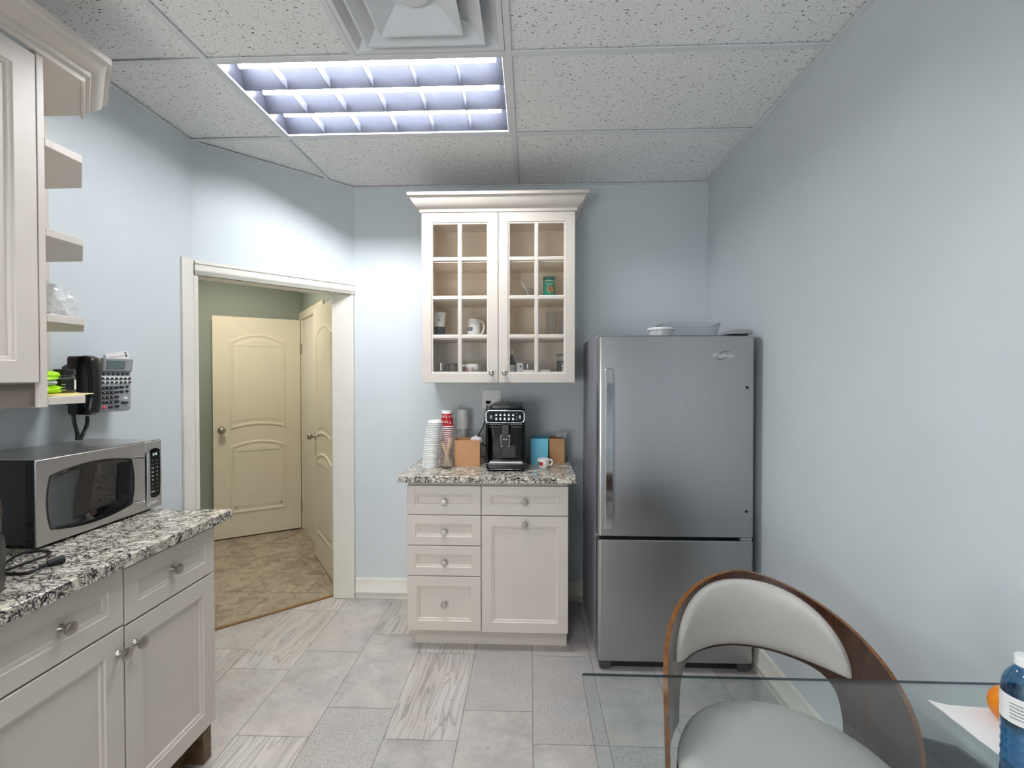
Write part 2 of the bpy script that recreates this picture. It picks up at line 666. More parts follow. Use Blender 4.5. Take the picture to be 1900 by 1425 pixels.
def rrect(x0, x1, z0, z1, r, seg=4):
    pts = []
    for cx, cz, a0 in ((x1 - r, z1 - r, 0), (x0 + r, z1 - r, pi / 2), (x0 + r, z0 + r, pi), (x1 - r, z0 + r, 1.5 * pi)):
        for i in range(seg + 1):
            a = a0 + i * pi / 2 / seg
            pts.append((cx + r * cos(a), cz + r * sin(a)))
    return pts


def rect(u0, u1, w0, w1, i, d):
    return [(u0 + i, d, w0 + i), (u1 - i, d, w0 + i), (u1 - i, d, w1 - i), (u0 + i, d, w1 - i)]


def shaker(mb, u0, u1, w0, w1, stile=0.055, t=0.02, hole=False, mi=0):
    """a framed cabinet front; the outside is at local y = 0, the back at y = t"""
    L = [rect(u0, u1, w0, w1, 0, t), rect(u0, u1, w0, w1, 0, 0.002), rect(u0, u1, w0, w1, 0.002, 0),
         rect(u0, u1, w0, w1, stile, 0), rect(u0, u1, w0, w1, stile + 0.003, 0.004),
         rect(u0, u1, w0, w1, stile + 0.011, 0.006)]
    if hole:
        L.append(rect(u0, u1, w0, w1, stile + 0.011, t))
        mb.loops(L, join=True, mi=mi)
    else:
        L.append(rect(u0, u1, w0, w1, stile + 0.014, 0.0115))
        mb.loops(L, mi=mi)


def offset_poly(pts, d):
    n = len(pts)
    out = []
    area = sum(pts[i][0] * pts[(i + 1) % n][1] - pts[(i + 1) % n][0] * pts[i][1] for i in range(n))
    s = 1 if area > 0 else -1
    for i in range(n):
        p0, p, p1 = Vector(pts[i - 1]), Vector(pts[i]), Vector(pts[(i + 1) % n])
        a = (p - p0).normalized()
        b = (p1 - p).normalized()
        na = Vector((-a.y, a.x)) * s
        nb = Vector((-b.y, b.x)) * s
        m = (na + nb).normalized()
        m = m / max(0.35, m.dot(na))
        out.append((p.x + m.x * d, p.y + m.y * d))
    return out


def knob(parent, fr, u, w, name='knob', r=0.016):
    mb = MB(fr)
    mb.lathe([(0.010, 0), (0.009, -0.002), (0.006, -0.005), (0.0055, -0.014), (r * 0.85, -0.018), (r, -0.021), (r, -0.025), (r * 0.9, -0.027), (r * 0.3, -0.0275)],
             (u, 0, w), 20, axis='y')
    return mb.build(name, 'nickel', parent)

# ------------------------------------------------------------------ the room
H = 2.73
XL, XR, YB, YF = -1.80, 1.148, 3.12, -1.7
DA = Vector((-1.80, 2.47))          # the two ends of the slanted wall with the doorway
DB = Vector((-1.165, 3.12))
DU = (DB - DA).normalized()
DN = Vector((-DU.y, DU.x))           # into the hall
DLEN = (DB - DA).length
HEAD = 2.02


def fl(a, z=0.0):
    return (a[0], a[1], z)


def wall_box(name, x0, x1, y0, y1, z0=0.0, z1=2.95):
    mb = MB()
    mb.box(x0, x1, y0, y1, z0, z1)
    return struct(mb.build(name, 'wall', smooth=False))


wall_box('wall_left', XL - 0.12, XL, YF, DA.y)
wall_box('wall_right', XR, XR + 0.12, YF - 0.12, YB + 0.12)
mb = MB()
WX0, WX1, WZ0, WZ1 = -1.72, -0.72, 0.50, 1.46
mb.box(XL - 0.12, WX0, YF - 0.12, YF, 0, 2.95)
mb.box(WX1, XR, YF - 0.12, YF, 0, 2.95)
mb.box(WX0, WX1, YF - 0.12, YF, 0, WZ0)
mb.box(WX0, WX1, YF - 0.12, YF, WZ1, 2.95)
struct(mb.build('wall_front', 'wall', smooth=False))
mb = MB()
for x0_, x1_, z0_, z1_ in ((WX0 - .07, WX0 + .04, WZ0 - .07, WZ1 + .07), (WX1 - .04, WX1 + .07, WZ0 - .07, WZ1 + .07),
                           (WX0 + .04, WX1 - .04, WZ0 - .07, WZ0 + .04), (WX0 + .04, WX1 - .04, WZ1 - .04, WZ1 + .07), (-1.24, -1.20, WZ0 + .04, WZ1 - .04)):
    mb.box(x0_, x1_, YF - 0.03, YF + 0.015, z0_, z1_)
win = struct(mb.build('fill_window_1', 'trim', bevel=0.003))  # unseen window, added as the opening for the fill lamp
mb = MB()
mb.box(WX0 + .03, WX1 - .03, YF - 0.018, YF - 0.012, WZ0 + .03, WZ1 - .03)
mb.build('glass_pane', 'glass', win, smooth=False)
wall_box('wall_back', DB.x, XR, YB, YB + 0.12)
mb = MB()
q = [DA, DB, DB + DN * 0.12, DA + DN * 0.12]
mb.prism([(p.x, p.y) for p in q], HEAD + 0.03, 2.95)
struct(mb.build('wall_diagonal', 'wall', smooth=False))

# floor: grout bed with one face per tile
COLX0, COLW, ROWH = 0.0135, 0.3055, 0.6045
OFFS = {1: 1.889, 0: 1.889, -1: 2.072, -2: 1.893, -3: 2.068, -4: 1.890, -5: 2.328, -6: 1.89, 2: 2.07, 3: 1.89}
KIND = {(-2, 0): 0.1, (-4, -1): 0.15, (-5, 0): 0.2, (-6, 0): 0.18, (0, 0): 0.9, (-1, 0): 0.92, (-1, -1): 0.5, (1, 0): 0.45,
        (-3, -1): 0.85, (-3, 0): 0.5, (-4, 0): 0.6, (-2, -1): 0.55, (-4, 1): 0.62, (-3, 1): 0.25, (0, -1): 0.55, (-5, -1): 0.5,
        (1, -1): 0.9, (2, -1): 0.92, (2, 0): 0.5, (3, 0): 0.9, (-5, 1): 0.3, (-1, 1): 0.5, (0, 1): 0.5, (1, 1): 0.55, (2, 1): 0.95}
mb = MB()
mb.box(XL, XR, YF, YB, -0.05, -0.0012, 0)
clipq = [Vector((XL, YF)), Vector((XR, YF)), Vector((XR, YB)), Vector((-1.30, YB)), Vector((-1.835, 2.66)), Vector((-1.84, YF))]


def clip_rect(x0, x1, y0, y1):
    """clip a tile by the threshold line of the doorway"""
    pts = [Vector((x0, y0)), Vector((x1, y0)), Vector((x1, y1)), Vector((x0, y1))]
    a, b = Vector((-1.835, 2.665)), Vector((-1.325, 3.115))
    d = (b - a).normalized()
    nrm = Vector((d.y, -d.x))
    out = []
    for i in range(4):
        p, q2 = pts[i], pts[(i + 1) % 4]
        sp, sq = (p - a).dot(nrm), (q2 - a).dot(nrm)
        if sp >= 0:
            out.append(p)
        if (sp >= 0) != (sq >= 0):
            out.append(p + (q2 - p) * (sp / (sp - sq)))
    return out


tile_faces = []
g = 0.0011
for k in range(-7, 4):
    x0 = max(-1.84, COLX0 + k * COLW) + g
    x1 = min(XR, COLX0 + (k + 1) * COLW) - g
    if x1 - x0 < 0.01:
        continue
    off = OFFS.get(k, 1.95)
    for r in range(-8, 4):
        y0 = max(YF, off + r * ROWH) + g
        y1 = min(YB, off + (r + 1) * ROWH) - g
        if y1 - y0 < 0.005:
            continue
        pts = clip_rect(x0, x1, y0, y1)
        if len(pts) < 3:
            continue
        f = mb.poly([(p.x, p.y, 0.0) for p in pts], 1)
        tile_faces.append((f, KIND.get((k, r), random.random()), random.random()))
mb.bm.faces.index_update()
vals = {f.index: (kk, ss) for f, kk, ss in tile_faces}
nf = len(mb.bm.faces)
floor = struct(mb.build('floor', ['grout', 'tile'], smooth=False))
for nm, ix in (('kind', 0), ('shift', 1)):
    at_ = floor.data.attributes.new(nm, 'FLOAT', 'FACE')
    for i in range(nf):
        at_.data[i].value = vals.get(i, (0.5, 0.5))[ix]

# the hall beyond the doorway
HC = Vector((-2.262, 4.615))                       # far corner of the hall
HR = Vector((-1.20, 3.17))                       # where its right wall meets the back wall
HLc = HC + Vector((-0.85, -0.53)).normalized() * 1.7
HRU = (HR - HC).normalized()
HFU = (HC - HLc).normalized()


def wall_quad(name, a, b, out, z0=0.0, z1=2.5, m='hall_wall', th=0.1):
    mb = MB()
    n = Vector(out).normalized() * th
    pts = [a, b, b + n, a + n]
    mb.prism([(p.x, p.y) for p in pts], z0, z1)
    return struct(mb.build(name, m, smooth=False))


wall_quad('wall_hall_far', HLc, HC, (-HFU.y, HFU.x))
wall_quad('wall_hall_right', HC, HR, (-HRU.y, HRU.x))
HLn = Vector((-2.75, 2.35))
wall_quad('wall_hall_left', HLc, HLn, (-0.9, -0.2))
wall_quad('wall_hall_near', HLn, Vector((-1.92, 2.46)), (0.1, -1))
hall_poly = [HLc, HC, HR, Vector((-1.30, 3.14)), Vector((-1.835, 2.67)), Vector((-1.93, 2.46)), HLn]
mb = MB()
mb.prism([(p.x, p.y) for p in hall_poly], -0.05, 0.0)
struct(mb.build('floor_hall', 'hall_tile', smooth=False))
mb = MB()
mb.prism([(p.x, p.y) for p in [HLc, HC, HR, DB + DN * 0.12, DA + DN * 0.12, HLn]], 2.5, 2.55)
struct(mb.build('ceiling_hall', 'white', smooth=False))

# ceiling: lay-in tiles on a tee grid
LX0, LX1 = -1.281, -0.083
GY = [1.85 + 0.6125 * k for k in range(-6, 3)]
FIX = [(-1.27, -0.095, 1.862, 2.452), (-1.27, -0.095, 1.85 - 4 * 0.6125 + 0.012, 1.85 - 3 * 0.6125 - 0.012)]
VENT = (-0.677, -0.097, 1.85 - 0.6125 + 0.012, 1.838)
cols = [XL - 0.02, LX0, LX1, LX1 + 1.219, XR + 0.02]
mb = MB()
holes = []
for i in range(4):
    for j in range(-1, len(GY)):
        y0 = GY[j] if j >= 0 else YF - 0.02
        y1 = GY[j + 1] if j + 1 < len(GY) else YB + 0.02
        y1 = min(y1, YB + 0.02)
        if y1 - y0 < 0.15 and j == len(GY) - 1:
            continue
        x0, x1 = cols[i], cols[i + 1]
        cxm, cym = (x0 + x1) / 2, (y0 + y1) / 2
        if any(a < cxm < b and c < cym < d for a, b, c, d in FIX):
            continue
        if i == 1 and VENT[2] < cym < VENT[3]:
            x1 = -0.69
        if j == len(GY) - 2:
            y1 = YB + 0.02
        mb.box(x0 + 0.001, x1 - 0.001, y0 + 0.001, y1 - 0.001, H + 0.005, H + 0.020)
ceil = struct(mb.build('ceiling', 'ceiling', smooth=False))
mb = MB()
tw = 0.012
for x in cols[1:4]:
    mb.box(x - tw, x + tw, YF, YB, H - 0.004, H + 0.0009)
for y in GY[:-1]:
    mb.box(XL, XR, y - tw, y + tw, H - 0.0035, H + 0.0005)
mb.box(-0.69 - tw, -0.69 + tw, GY[5], GY[6], H - 0.0038, H + 0.0007)
mb.build('ceiling_grid', 'white', ceil, smooth=False)
# wall angle under the ceiling edge
mb = MB()
prof = [(0, 0), (0.02, 0), (0.02, 0.003), (0.003, 0.003), (0.003, 0.02), (0, 0.02)]
mb.sweep(prof, [(XL, YF, H - 0.006), (DA.x, DA.y, H - 0.006), (DB.x, DB.y, H - 0.006), (XR, YB, H - 0.006), (XR, YF, H - 0.006)])
struct(mb.build('trim_ceiling', 'white', smooth=False))
# roof slab over the plenum
mb = MB()
mb.box(XL - 0.12, XR + 0.12, YF - 0.12, YB + 0.12, 2.95, 3.0)
struct(mb.build('ceiling_slab', 'wall', smooth=False))

# baseboards
BP = [(0, 0), (0.016, 0), (0.016, 0.032), (0.020, 0.036), (0.020, 0.046), (0.012, 0.054), (0.012, 0.104), (0.009, 0.112), (0.011, 0.122), (0.004, 0.134), (0, 0.134)]
for nm, path in (('baseboard_back', [(-1.163, YB, 0), (XR, YB, 0)]), ('baseboard_right', [(XR, YB - 0.021, 0), (XR, YF, 0)]),
                 ('baseboard_left', [(XL, YF, 0), (XL, 0.9, 0)])):
    mb = MB()
    mb.sweep(BP, path)
    struct(mb.build(nm, 'trim', angle=50))

# doorway trim: corner casing on the left wall, header on the slanted wall, wide jamb on the right
mb = MB()
mb.box(XL + 0.0002, XL + 0.014, 2.385, 2.466, 0.0, 2.098)
struct(mb.build('trim_doorway_left', 'trim', bevel=0.003))
fd = frame((DA.x, DA.y, 0), (DU.x, DU.y, 0))
mb = MB(fd)
mb.box(0.010, DLEN - 0.006, -0.016, 0.0, HEAD, 2.098)
mb.box(0.010, DLEN - 0.006, -0.016, 0.12, HEAD, HEAD + 0.028)
mb.box(0.010, DLEN - 0.006, -0.021, -0.016, 2.080, 2.098)
struct(mb.build('trim_doorway_head', 'trim', bevel=0.002))
mb = MB(fd)
mb.box(0.006, 0.026, -0.012, 0.13, 0.0, HEAD)
struct(mb.build('trim_jamb_left', 'trim', bevel=0.002))
mb = MB()
mb.box(-1.308, -1.166, 3.094, 3.215, 0.0, HEAD - 0.0005)
mb.box(-1.318, -1.308, 3.112, 3.215, 0.0, HEAD - 0.0005)
struct(mb.build('trim_jamb_right', 'trim', bevel=0.003))
mb = MB()
a, b = Vector((-1.840, 2.662)), Vector((-1.315, 3.125))
dd = (b - a).normalized()
nn = Vector((-dd.y, dd.x))
mb.prism([(a.x, a.y), (b.x, b.y), (b.x + nn.x * .022, b.y + nn.y * .022), (a.x + nn.x * .022, a.y + nn.y * .022)], -0.002, 0.007)
struct(mb.build('trim_threshold', 'gold_wood', bevel=0.002))


# ------------------------------------------------------------------ moulded hall doors
def arch(u0, u1, w0, w1, rise_top, rise_bot, n=14):
    """panel outline with an arched head and, if rise_bot, an arched foot"""
    pts = []
    for i in range(n + 1):
        s = i / n
        pts.append((u0 + (u1 - u0) * s, w0 + rise_bot * (1 - (2 * s - 1) ** 2)))
    for i in range(n + 1):
        s = 1 - i / n
        pts.append((u0 + (u1 - u0) * s, w1 + rise_top * (1 - (2 * s - 1) ** 2)))
    return pts


def moulded_door(name, hinge, latch, label, th=0.036, side=1):
    """hinge and latch are floor points of the face that is seen; seen face on local -y when walking latch to hinge rightwards"""
    a, b = Vector(latch), Vector(hinge)
    L = (b - a).length
    fr = frame((a.x, a.y, 0.012), ((b - a).x, (b - a).y, 0))
    mb = MB(fr)
    mb.box(0, L, 0, th, 0, 2.015)
    for u0, u1, w0, w1, rt, rb in ((0.13, L - 0.13, 0.985, 1.79, 0.075, 0.035), (0.13, L - 0.13, 0.215, 0.83, 0.05, 0.0)):
        o = arch(u0, u1, w0, w1, rt, rb)
        lv = [(0, 0.0005), (0.006, -0.006), (0.016, -0.007), (0.028, -0.002), (0.040, -0.001), (0.058, -0.006), (0.07, -0.0065)]
        for face in (0, 1):
            rings = []
            for off, d in lv:
                yy = d if face == 0 else th - d
                rings.append([(u, yy, w) for u, w in offset_poly(o, off)])
            mb.loops(rings, cap0=False)
    d = struct(mb.build(name, 'hall_door', angle=28), label)
    for s in (0, 1):
        k = MB(fr)
        prof = [(0.031, 0), (0.030, 0.006), (0.014, 0.009), (0.012, 0.024), (0.020, 0.030), (0.0275, 0.042), (0.028, 0.050), (0.022, 0.060), (0.008, 0.064)]
        k.lathe([(r, -h if s == 0 else th + h) for r, h in prof], (0.065, 0, 0.985), 20, axis='y')
        k.build('door_knob', 'nickel', d, angle=50)
    return d, fr, L


d2, fr2, L2 = moulded_door('door_2', (-2.222, 4.52), (-2.832, 4.135), 'cream moulded door standing open at the far end of the hall')
for w in (1.74, 0.21):
    mb = MB(fr2)
    mb.box(L2 + 0.001, L2 + 0.030, -0.003, 0.0, w - 0.045, w + 0.045)
    mb.lathe([(0.006, -0.047), (0.006, 0.047)], (L2 + 0.004, -0.005, w), 10)
    mb.build('hinge', 'nickel', d2)
d1, fr1, L1 = moulded_door('door_1', (-1.335, 3.225), (-1.782, 3.845), 'cream moulded door of the doorway, swung open into the hall')
# hinged side seen from the left: the same door reads right to left, so nothing else to add

# casing of the door opening in the right hall wall
frh = frame((HC.x, HC.y, 0), (HRU.x, HRU.y, 0))
mb = MB(frh)
mb.box(0.004, 0.105, -0.018, 0.0, 0.0, 2.03)
mb.box(0.004, 1.0, -0.018, 0.0, 2.03, 2.105)
mb.box(0.92, 1.0, -0.018, 0.0, 0.0, 2.03)
struct(mb.build('trim_hall_door', 'hall_door', bevel=0.003))
mb = MB(frh)
mb.box(0.105, 0.92, -0.004, 0.0, 0.0, 2.03)
struct(mb.build('trim_hall_jamb', 'trim', smooth=False))


# ------------------------------------------------------------------ ceiling troffers and the air diffuser
def troffer(x0, x1, y0, y1, label, tube_m='tube'):
    cxm, cym = (x0 + x1) / 2, (y0 + y1) / 2
    t = thing('ceiling_light', label, 'ceiling light', (cxm, cym, H), 0, None)
    mb = MB(Matrix.Translation((cxm, cym, H)))
    a, b = (x1 - x0) / 2, (y1 - y0) / 2
    top = 0.115

    def rc(i, z):
        return [(-a + i, -b + i, z), (a - i, -b + i, z), (a - i, b - i, z), (-a + i, b - i, z)]
    mb.loops([rc(0, top), rc(0, 0.0), rc(0.014, 0.0), rc(0.016, 0.006), rc(0.016, top - 0.004), ], cap0=True, cap1=True, mis=[0, 0, 0, 1, 1])
    mb.build('frame', ['white', 'reflector'], t, smooth=False)
    n = 3
    ch = (2 * b - 0.032) / n
    # parabolic reflector troughs
    mb = MB(Matrix.Translation((cxm, cym, H)))
    ai = a - 0.017
    for k in range(n):
        c0 = -b + 0.016 + ch * (k + 0.5)
        sec = []
        m = 10
        for i in range(m + 1):
            s = -1 + 2 * i / m
            y = c0 + s * ch / 2 * 0.985
            z = 0.008 + 0.080 * (1 - abs(s) ** 2.6)
            sec.append((y, z))
        sec += [(c0 + ch / 2 * 0.985, 0.106), (c0 - ch / 2 * 0.985, 0.106)]
        mb.loops([[(-ai, y, z) for y, z in sec], [(ai, y, z) for y, z in sec]])
    mb.build('reflector', 'reflector', t, angle=40)
    for k in range(n):
        c0 = -b + 0.016 + ch * (k + 0.5)
        mb = MB(Matrix.Translation((cxm, cym, H)))
        mb.lathe([(0.004, -ai + 0.028), (0.0125, -ai + 0.03), (0.0125, ai - 0.03), (0.004, ai - 0.028)], (0, c0, 0.058), 10, axis='x')
        mb.build('tube', tube_m, t)
    # cross blades, deeper between the tubes
    for j in range(1, 6):
        xb = -ai + 2 * ai * j / 6
        mb = MB(Matrix.Translation((cxm, cym, H)))
        for k in range(n):
            c0 = -b + 0.016 + ch * (k + 0.5)
            lp = []
            for xo, z in ((0.0010, 0.007), (0.0022, 0.024), (0.0050, 0.042), (-0.0050, 0.042), (-0.0022, 0.024), (-0.0010, 0.007)):
                lp.append((xb + xo, z))
            h2 = [ch / 2 * 0.98 * (1 - (max(0, z - 0.008) / 0.080)) ** (1 / 2.6) for _, z in lp]
            mb.loops([[(x, c0 - hh, z) for (x, z), hh in zip(lp, h2)], [(x, c0 + hh, z) for (x, z), hh in zip(lp, h2)]])
        mb.build('louver_blade', 'louver', t, angle=40)
    return t


troffer(*FIX[0], 'lit ceiling light with three fluorescent tubes behind a louver, next to the air vent')
troffer(*FIX[1], 'lit fluorescent ceiling light over the dining table', 'tube_old')

cxv, cyv = (VENT[0] + VENT[1]) / 2, (VENT[2] + VENT[3]) / 2
t = thing('ceiling_vent', 'white square stepped air vent in the ceiling beside the fluorescent light', 'air vent', (cxv, cyv, H))


def sq(hh, z):
    return [(-hh, -hh, z), (hh, -hh, z), (hh, hh, z), (-hh, hh, z)]


Mv = Matrix.Translation((cxv, cyv, H))
hw = (VENT[1] - VENT[0]) / 2
mb = MB(Mv)
mb.loops([sq(hw, 0.004), sq(hw, -0.003), sq(hw - 0.018, -0.003), sq(hw - 0.024, 0.004), sq(0.215, 0.055), sq(0.20, 0.11), sq(hw, 0.11)], join=True)
mb.build('frame', 'white', t, smooth=False)
for r0, z0, r1, z1, nm in ((0.222, -0.027, 0.140, 0.035, 'outer_cone'), (0.150, -0.041, 0.070, 0.012, 'inner_cone')):
    mb = MB(Mv)
    if nm == 'inner_cone':
        mb.loops([sq(r0, z0), sq(r0 - 0.008, z0 + 0.001), sq(r1, z1), sq(0.001, z1), sq(0.001, z1 + 0.004), sq(r1, z1 + 0.004), sq(r0 - 0.003, z0 + 0.006)], join=True)
    else:
        mb.loops([sq(r0, z0), sq(r0 - 0.008, z0 + 0.001), sq(r1, z1), sq(r1, z1 + 0.004), sq(r0 - 0.003, z0 + 0.006)], join=True)
    mb.build(nm, 'white', t, smooth=False)
mb = MB(Mv)
mb.lathe([(0.001, -0.010), (0.045, -0.009), (0.064, -0.004), (0.066, 0.002), (0.001, 0.0118)], (0, 0, 0), 32)
mb.build('centre_disc', 'white', t)
for s in ((1, 1), (1, -1), (-1, 1), (-1, -1)):
    mb = MB(Mv)
    x, y = 0.15 * s[0], 0.15 * s[1]
    mb.tube([(x * 0.8, y * 0.8, -0.005), (x * 1.35, y * 1.35, 0.03)], 0.004, 6)
    mb.build('strut', 'white', t)

# ------------------------------------------------------------------ base cabinet at the back wall
FY = 2.52


def back_fr(y):
    return frame((0, y, 0), (1, 0, 0))


t = thing('base_cabinet', 'cream base cabinet with five drawers and one door under the coffee counter', 'cabinet', (-0.227, 2.82, 0))
mb = MB()
mb.box(-0.660, 0.205, FY + 0.021, YB - 0.022, 0.107, 0.914)
mb.build('body', 'cab', t, bevel=0.001)
mb = MB()
mb.box(-0.637, 0.203, FY + 0.075, YB - 0.03, 0.0, 0.107)
mb.build('toe_kick', 'cab', t, smooth=False)
fr = back_fr(FY)
for u0, u1, w0, w1, st, nm, ku, kw in (
        (-0.660, -0.2615, 0.737, 0.893, 0.046, 'drawer', -0.460, 0.809),
        (-0.660, -0.2615, 0.572, 0.733, 0.046, 'drawer', -0.460, 0.645),
        (-0.660, -0.2615, 0.407, 0.568, 0.046, 'drawer', -0.460, 0.480),
        (-0.660, -0.2615, 0.110, 0.403, 0.052, 'drawer', -0.460, 0.255),
        (-0.2575, 0.205, 0.737, 0.893, 0.050, 'drawer', -0.026, 0.812),
        (-0.2575, 0.205, 0.106, 0.733, 0.054, 'door', -0.026, 0.694)):
    mb = MB(fr)
    shaker(mb, u0, u1, w0, w1, st)
    d = mb.build(nm, 'cab', t, angle=20)
    kk = MB(fr @ Matrix.Translation((0, 0.0115 if nm == 'drawer' else 0.0, 0)))
    kk.lathe([(0.010, 0), (0.009, -0.002), (0.006, -0.005), (0.0055, -0.016), (0.014, -0.020), (0.0165, -0.023), (0.0165, -0.027), (0.015, -0.029), (0.004, -0.0295)],
             (ku, 0, kw), 20, axis='y')
    kk.build('knob', 'nickel', d, angle=50)

mb = MB()
mb.box(-0.704, 0.246, 2.487, YB - 0.001, 0.915, 0.950)
o = mb.build('worktop', 'granite', bevel=0.003)
tag(o, 'speckled granite worktop under the coffee machine', 'worktop')

# ------------------------------------------------------------------ glazed wall cabinet at the back
UY = 2.77
t = thing('wall_cabinet', 'white wall cabinet with two glazed lattice doors above the coffee machine', 'cabinet', (-0.186, 2.95, 1.444))
x0, x1, z0, z1 = -0.634, 0.262, 1.444, 2.438
th = 0.018
mb = MB()
mb.box(x0, x0 + th, UY + 0.021, YB - 0.001, z0, z1)
mb.box(x1 - th, x1, UY + 0.021, YB - 0.001, z0, z1)
mb.box(x0 + th, x1 - th, UY + 0.021, YB - 0.001, z0, z0 + th)
mb.box(x0 + th, x1 - th, UY + 0.021, YB - 0.001, z1 - 0.012, z1)
mb.build('body', 'cab', t, smooth=False)
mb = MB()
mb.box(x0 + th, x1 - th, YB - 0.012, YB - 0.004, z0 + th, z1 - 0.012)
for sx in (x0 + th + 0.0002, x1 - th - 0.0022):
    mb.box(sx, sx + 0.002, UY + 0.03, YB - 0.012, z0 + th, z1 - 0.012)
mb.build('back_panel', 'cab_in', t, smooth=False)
SH = [1.710, 1.941, 2.165]
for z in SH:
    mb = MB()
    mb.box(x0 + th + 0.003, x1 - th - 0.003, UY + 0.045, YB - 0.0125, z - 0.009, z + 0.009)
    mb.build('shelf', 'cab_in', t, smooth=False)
mb = MB()
cp = [(0, 0), (0.012, 0), (0.012, 0.018), (0.020, 0.024), (0.030, 0.030), (0.044, 0.045), (0.054, 0.064), (0.058, 0.074), (0.072, 0.080), (0.072, 0.098), (0, 0.098)]
mb.sweep(cp, [(x0, YB - 0.001, z1 + 0.002), (x0, UY + 0.012, z1 + 0.002), (x1, UY + 0.012, z1 + 0.002), (x1, YB - 0.001, z1 + 0.002)][::1])
mb.build('crown_molding', 'cab', t, angle=40)
fr = back_fr(UY)
for u0, u1, ku in ((x0, -0.186, -0.222), (-0.1825, x1, -0.146)):
    mb = MB(fr)
    shaker(mb, u0, u1, z0 - 0.001, z1 - 0.002, 0.054, 0.02, hole=True)
    g0, g1, h0, h1 = u0 + 0.065, u1 - 0.065, z0 + 0.064, z1 - 0.067
    um = (g0 + g1) / 2

    def muntin(vert, c):
        sec = [(-0.013, 0.018), (-0.013, 0.009), (-0.0075, 0.0025), (0.0075, 0.0025), (0.013, 0.009), (0.013, 0.018)]
        if vert:
            mb.loops([[(c + s, d, h0 - 0.003) for s, d in sec], [(c + s, d, h1 + 0.003) for s, d in sec]])
        else:
            mb.loops([[(g0 - 0.003, d + 0.0004, c + s) for s, d in sec], [(g1 + 0.003, d + 0.0004, c + s) for s, d in sec]])
    muntin(True, um)
    for z in (1.713, 1.941, 2.167):
        muntin(False, z)
    d = mb.build('door', 'cab', t, angle=20)
    gm = MB(fr)
    gm.box(g0 - 0.004, g1 + 0.004, 0.0182, 0.0212, h0 - 0.004, h1 + 0.004)
    gm.build('glass_pane', 'glass', d, smooth=False)
    kk = MB(fr)
    kk.lathe([(0.010, 0), (0.009, -0.002), (0.006, -0.005), (0.0055, -0.016), (0.013, -0.022), (0.0155, -0.026), (0.015, -0.030), (0.010, -0.033), (0.002, -0.0335)],
             (ku, 0, 1.500), 20, axis='y')
    kk.build('knob', 'nickel', d, angle=50)

# ------------------------------------------------------------------ left run: base cabinet and worktop
LXF = -1.22
lf = frame((LXF, 0, 0), (0, 1, 0))         # u = world Y, outwards = +X
t = thing('base_cabinet', 'cream base cabinet with two drawers over two doors under the microwave', 'cabinet', (-1.5, 1.38, 0))
mb = MB()
mb.box(XL + 0.001, LXF - 0.021, 0.972, 1.783, 0.146, 0.914)
mb.build('body', 'cab', t, bevel=0.001)
mb = MB()
mb.box(XL + 0.05, LXF - 0.085, 0.972, 1.735, 0.0, 0.146)
mb.build('toe_kick', 'raw_wood', t, smooth=False)
mb = MB()
mb.box(LXF - 0.16, LXF - 0.018, 1.737, 1.781, 0.0, 0.146)
tag(mb.build('leg', 'raw_wood', t, bevel=0.002), 'bare brown wooden end block')
for u0, u1, w0, w1, st, nm, ku, kw in (
        (0.970, 1.3715, 0.733, 0.902, 0.050, 'drawer', 1.192, 0.816),
        (1.3765, 1.7825, 0.727, 0.897, 0.050, 'drawer', 1.580, 0.816),
        (0.970, 1.3715, 0.146, 0.727, 0.062, 'door', 1.350, 0.655),
        (1.3765, 1.7825, 0.146, 0.721, 0.062, 'door', 1.410, 0.655)):
    mb = MB(lf)
    shaker(mb, u0, u1, w0, w1, st)
    d = mb.build(nm, 'cab', t, angle=20)
    kk = MB(lf @ Matrix.Translation((0, 0.0115 if nm == 'drawer' else 0.0, 0)))
    kk.lathe([(0.011, 0), (0.010, -0.002), (0.007, -0.006), (0.0065, -0.018), (0.014, -0.023), (0.0175, -0.026), (0.0175, -0.031), (0.015, -0.033), (0.004, -0.0335)],
             (ku, 0, kw), 24, axis='y')
    kk.build('knob', 'nickel', d, angle=50)
mb = MB()
mb.box(XL + 0.001, -1.184, 0.93, 1.838, 0.915, 0.950)
o = mb.build('worktop', 'granite', bevel=0.003)
tag(o, 'speckled granite worktop under the microwave', 'worktop')

# ------------------------------------------------------------------ left wall cabinet with open corner shelves
UXF = -1.45
uf = frame((UXF, 0, 0), (0, 1, 0))
t = thing('wall_cabinet', 'cream wall cabinet with open end shelves, above the microwave', 'cabinet', (-1.62, 1.2, 1.385))
mb = MB()
mb.box(XL + 0.001, UXF - 0.021, 0.50, 1.352, 1.455, 2.43)
mb.box(XL + 0.001, UXF, 1.354, 1.374, 1.385, 2.43)
mb.build('body', 'cab', t, bevel=0.001)
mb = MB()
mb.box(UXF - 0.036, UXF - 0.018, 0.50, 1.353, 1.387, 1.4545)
mb.build('shaded_rail', 'rail_shade', t, smooth=False)  # dark strip standing in for the shade below the doors
for u0, u1 in ((0.505, 0.925), (0.930, 1.3515)):
    mb = MB(uf)
    shaker(mb, u0, u1, 1.459, 2.421, 0.062)
    d = mb.build('door', 'cab', t, angle=20)
    kk = MB(uf)
    kk.lathe([(0.011, 0), (0.0065, -0.006), (0.0065, -0.018), (0.0175, -0.026), (0.0175, -0.031), (0.004, -0.0335)], (u1 - 0.03 if u0 < .6 else u0 + 0.03, 0, 1.52), 20, axis='y')
    kk.build('knob', 'nickel', d, angle=50)
mb = MB()
mb.box(XL + 0.001, XL + 0.014, 1.375, 1.705, 1.39, 2.43)
mb.build('back_panel', 'cab', t, smooth=False)
plan = [(XL + 0.015, 1.3755), (UXF, 1.3755), (UXF, 1.494), (-1.643, 1.690), (XL + 0.015, 1.690)]
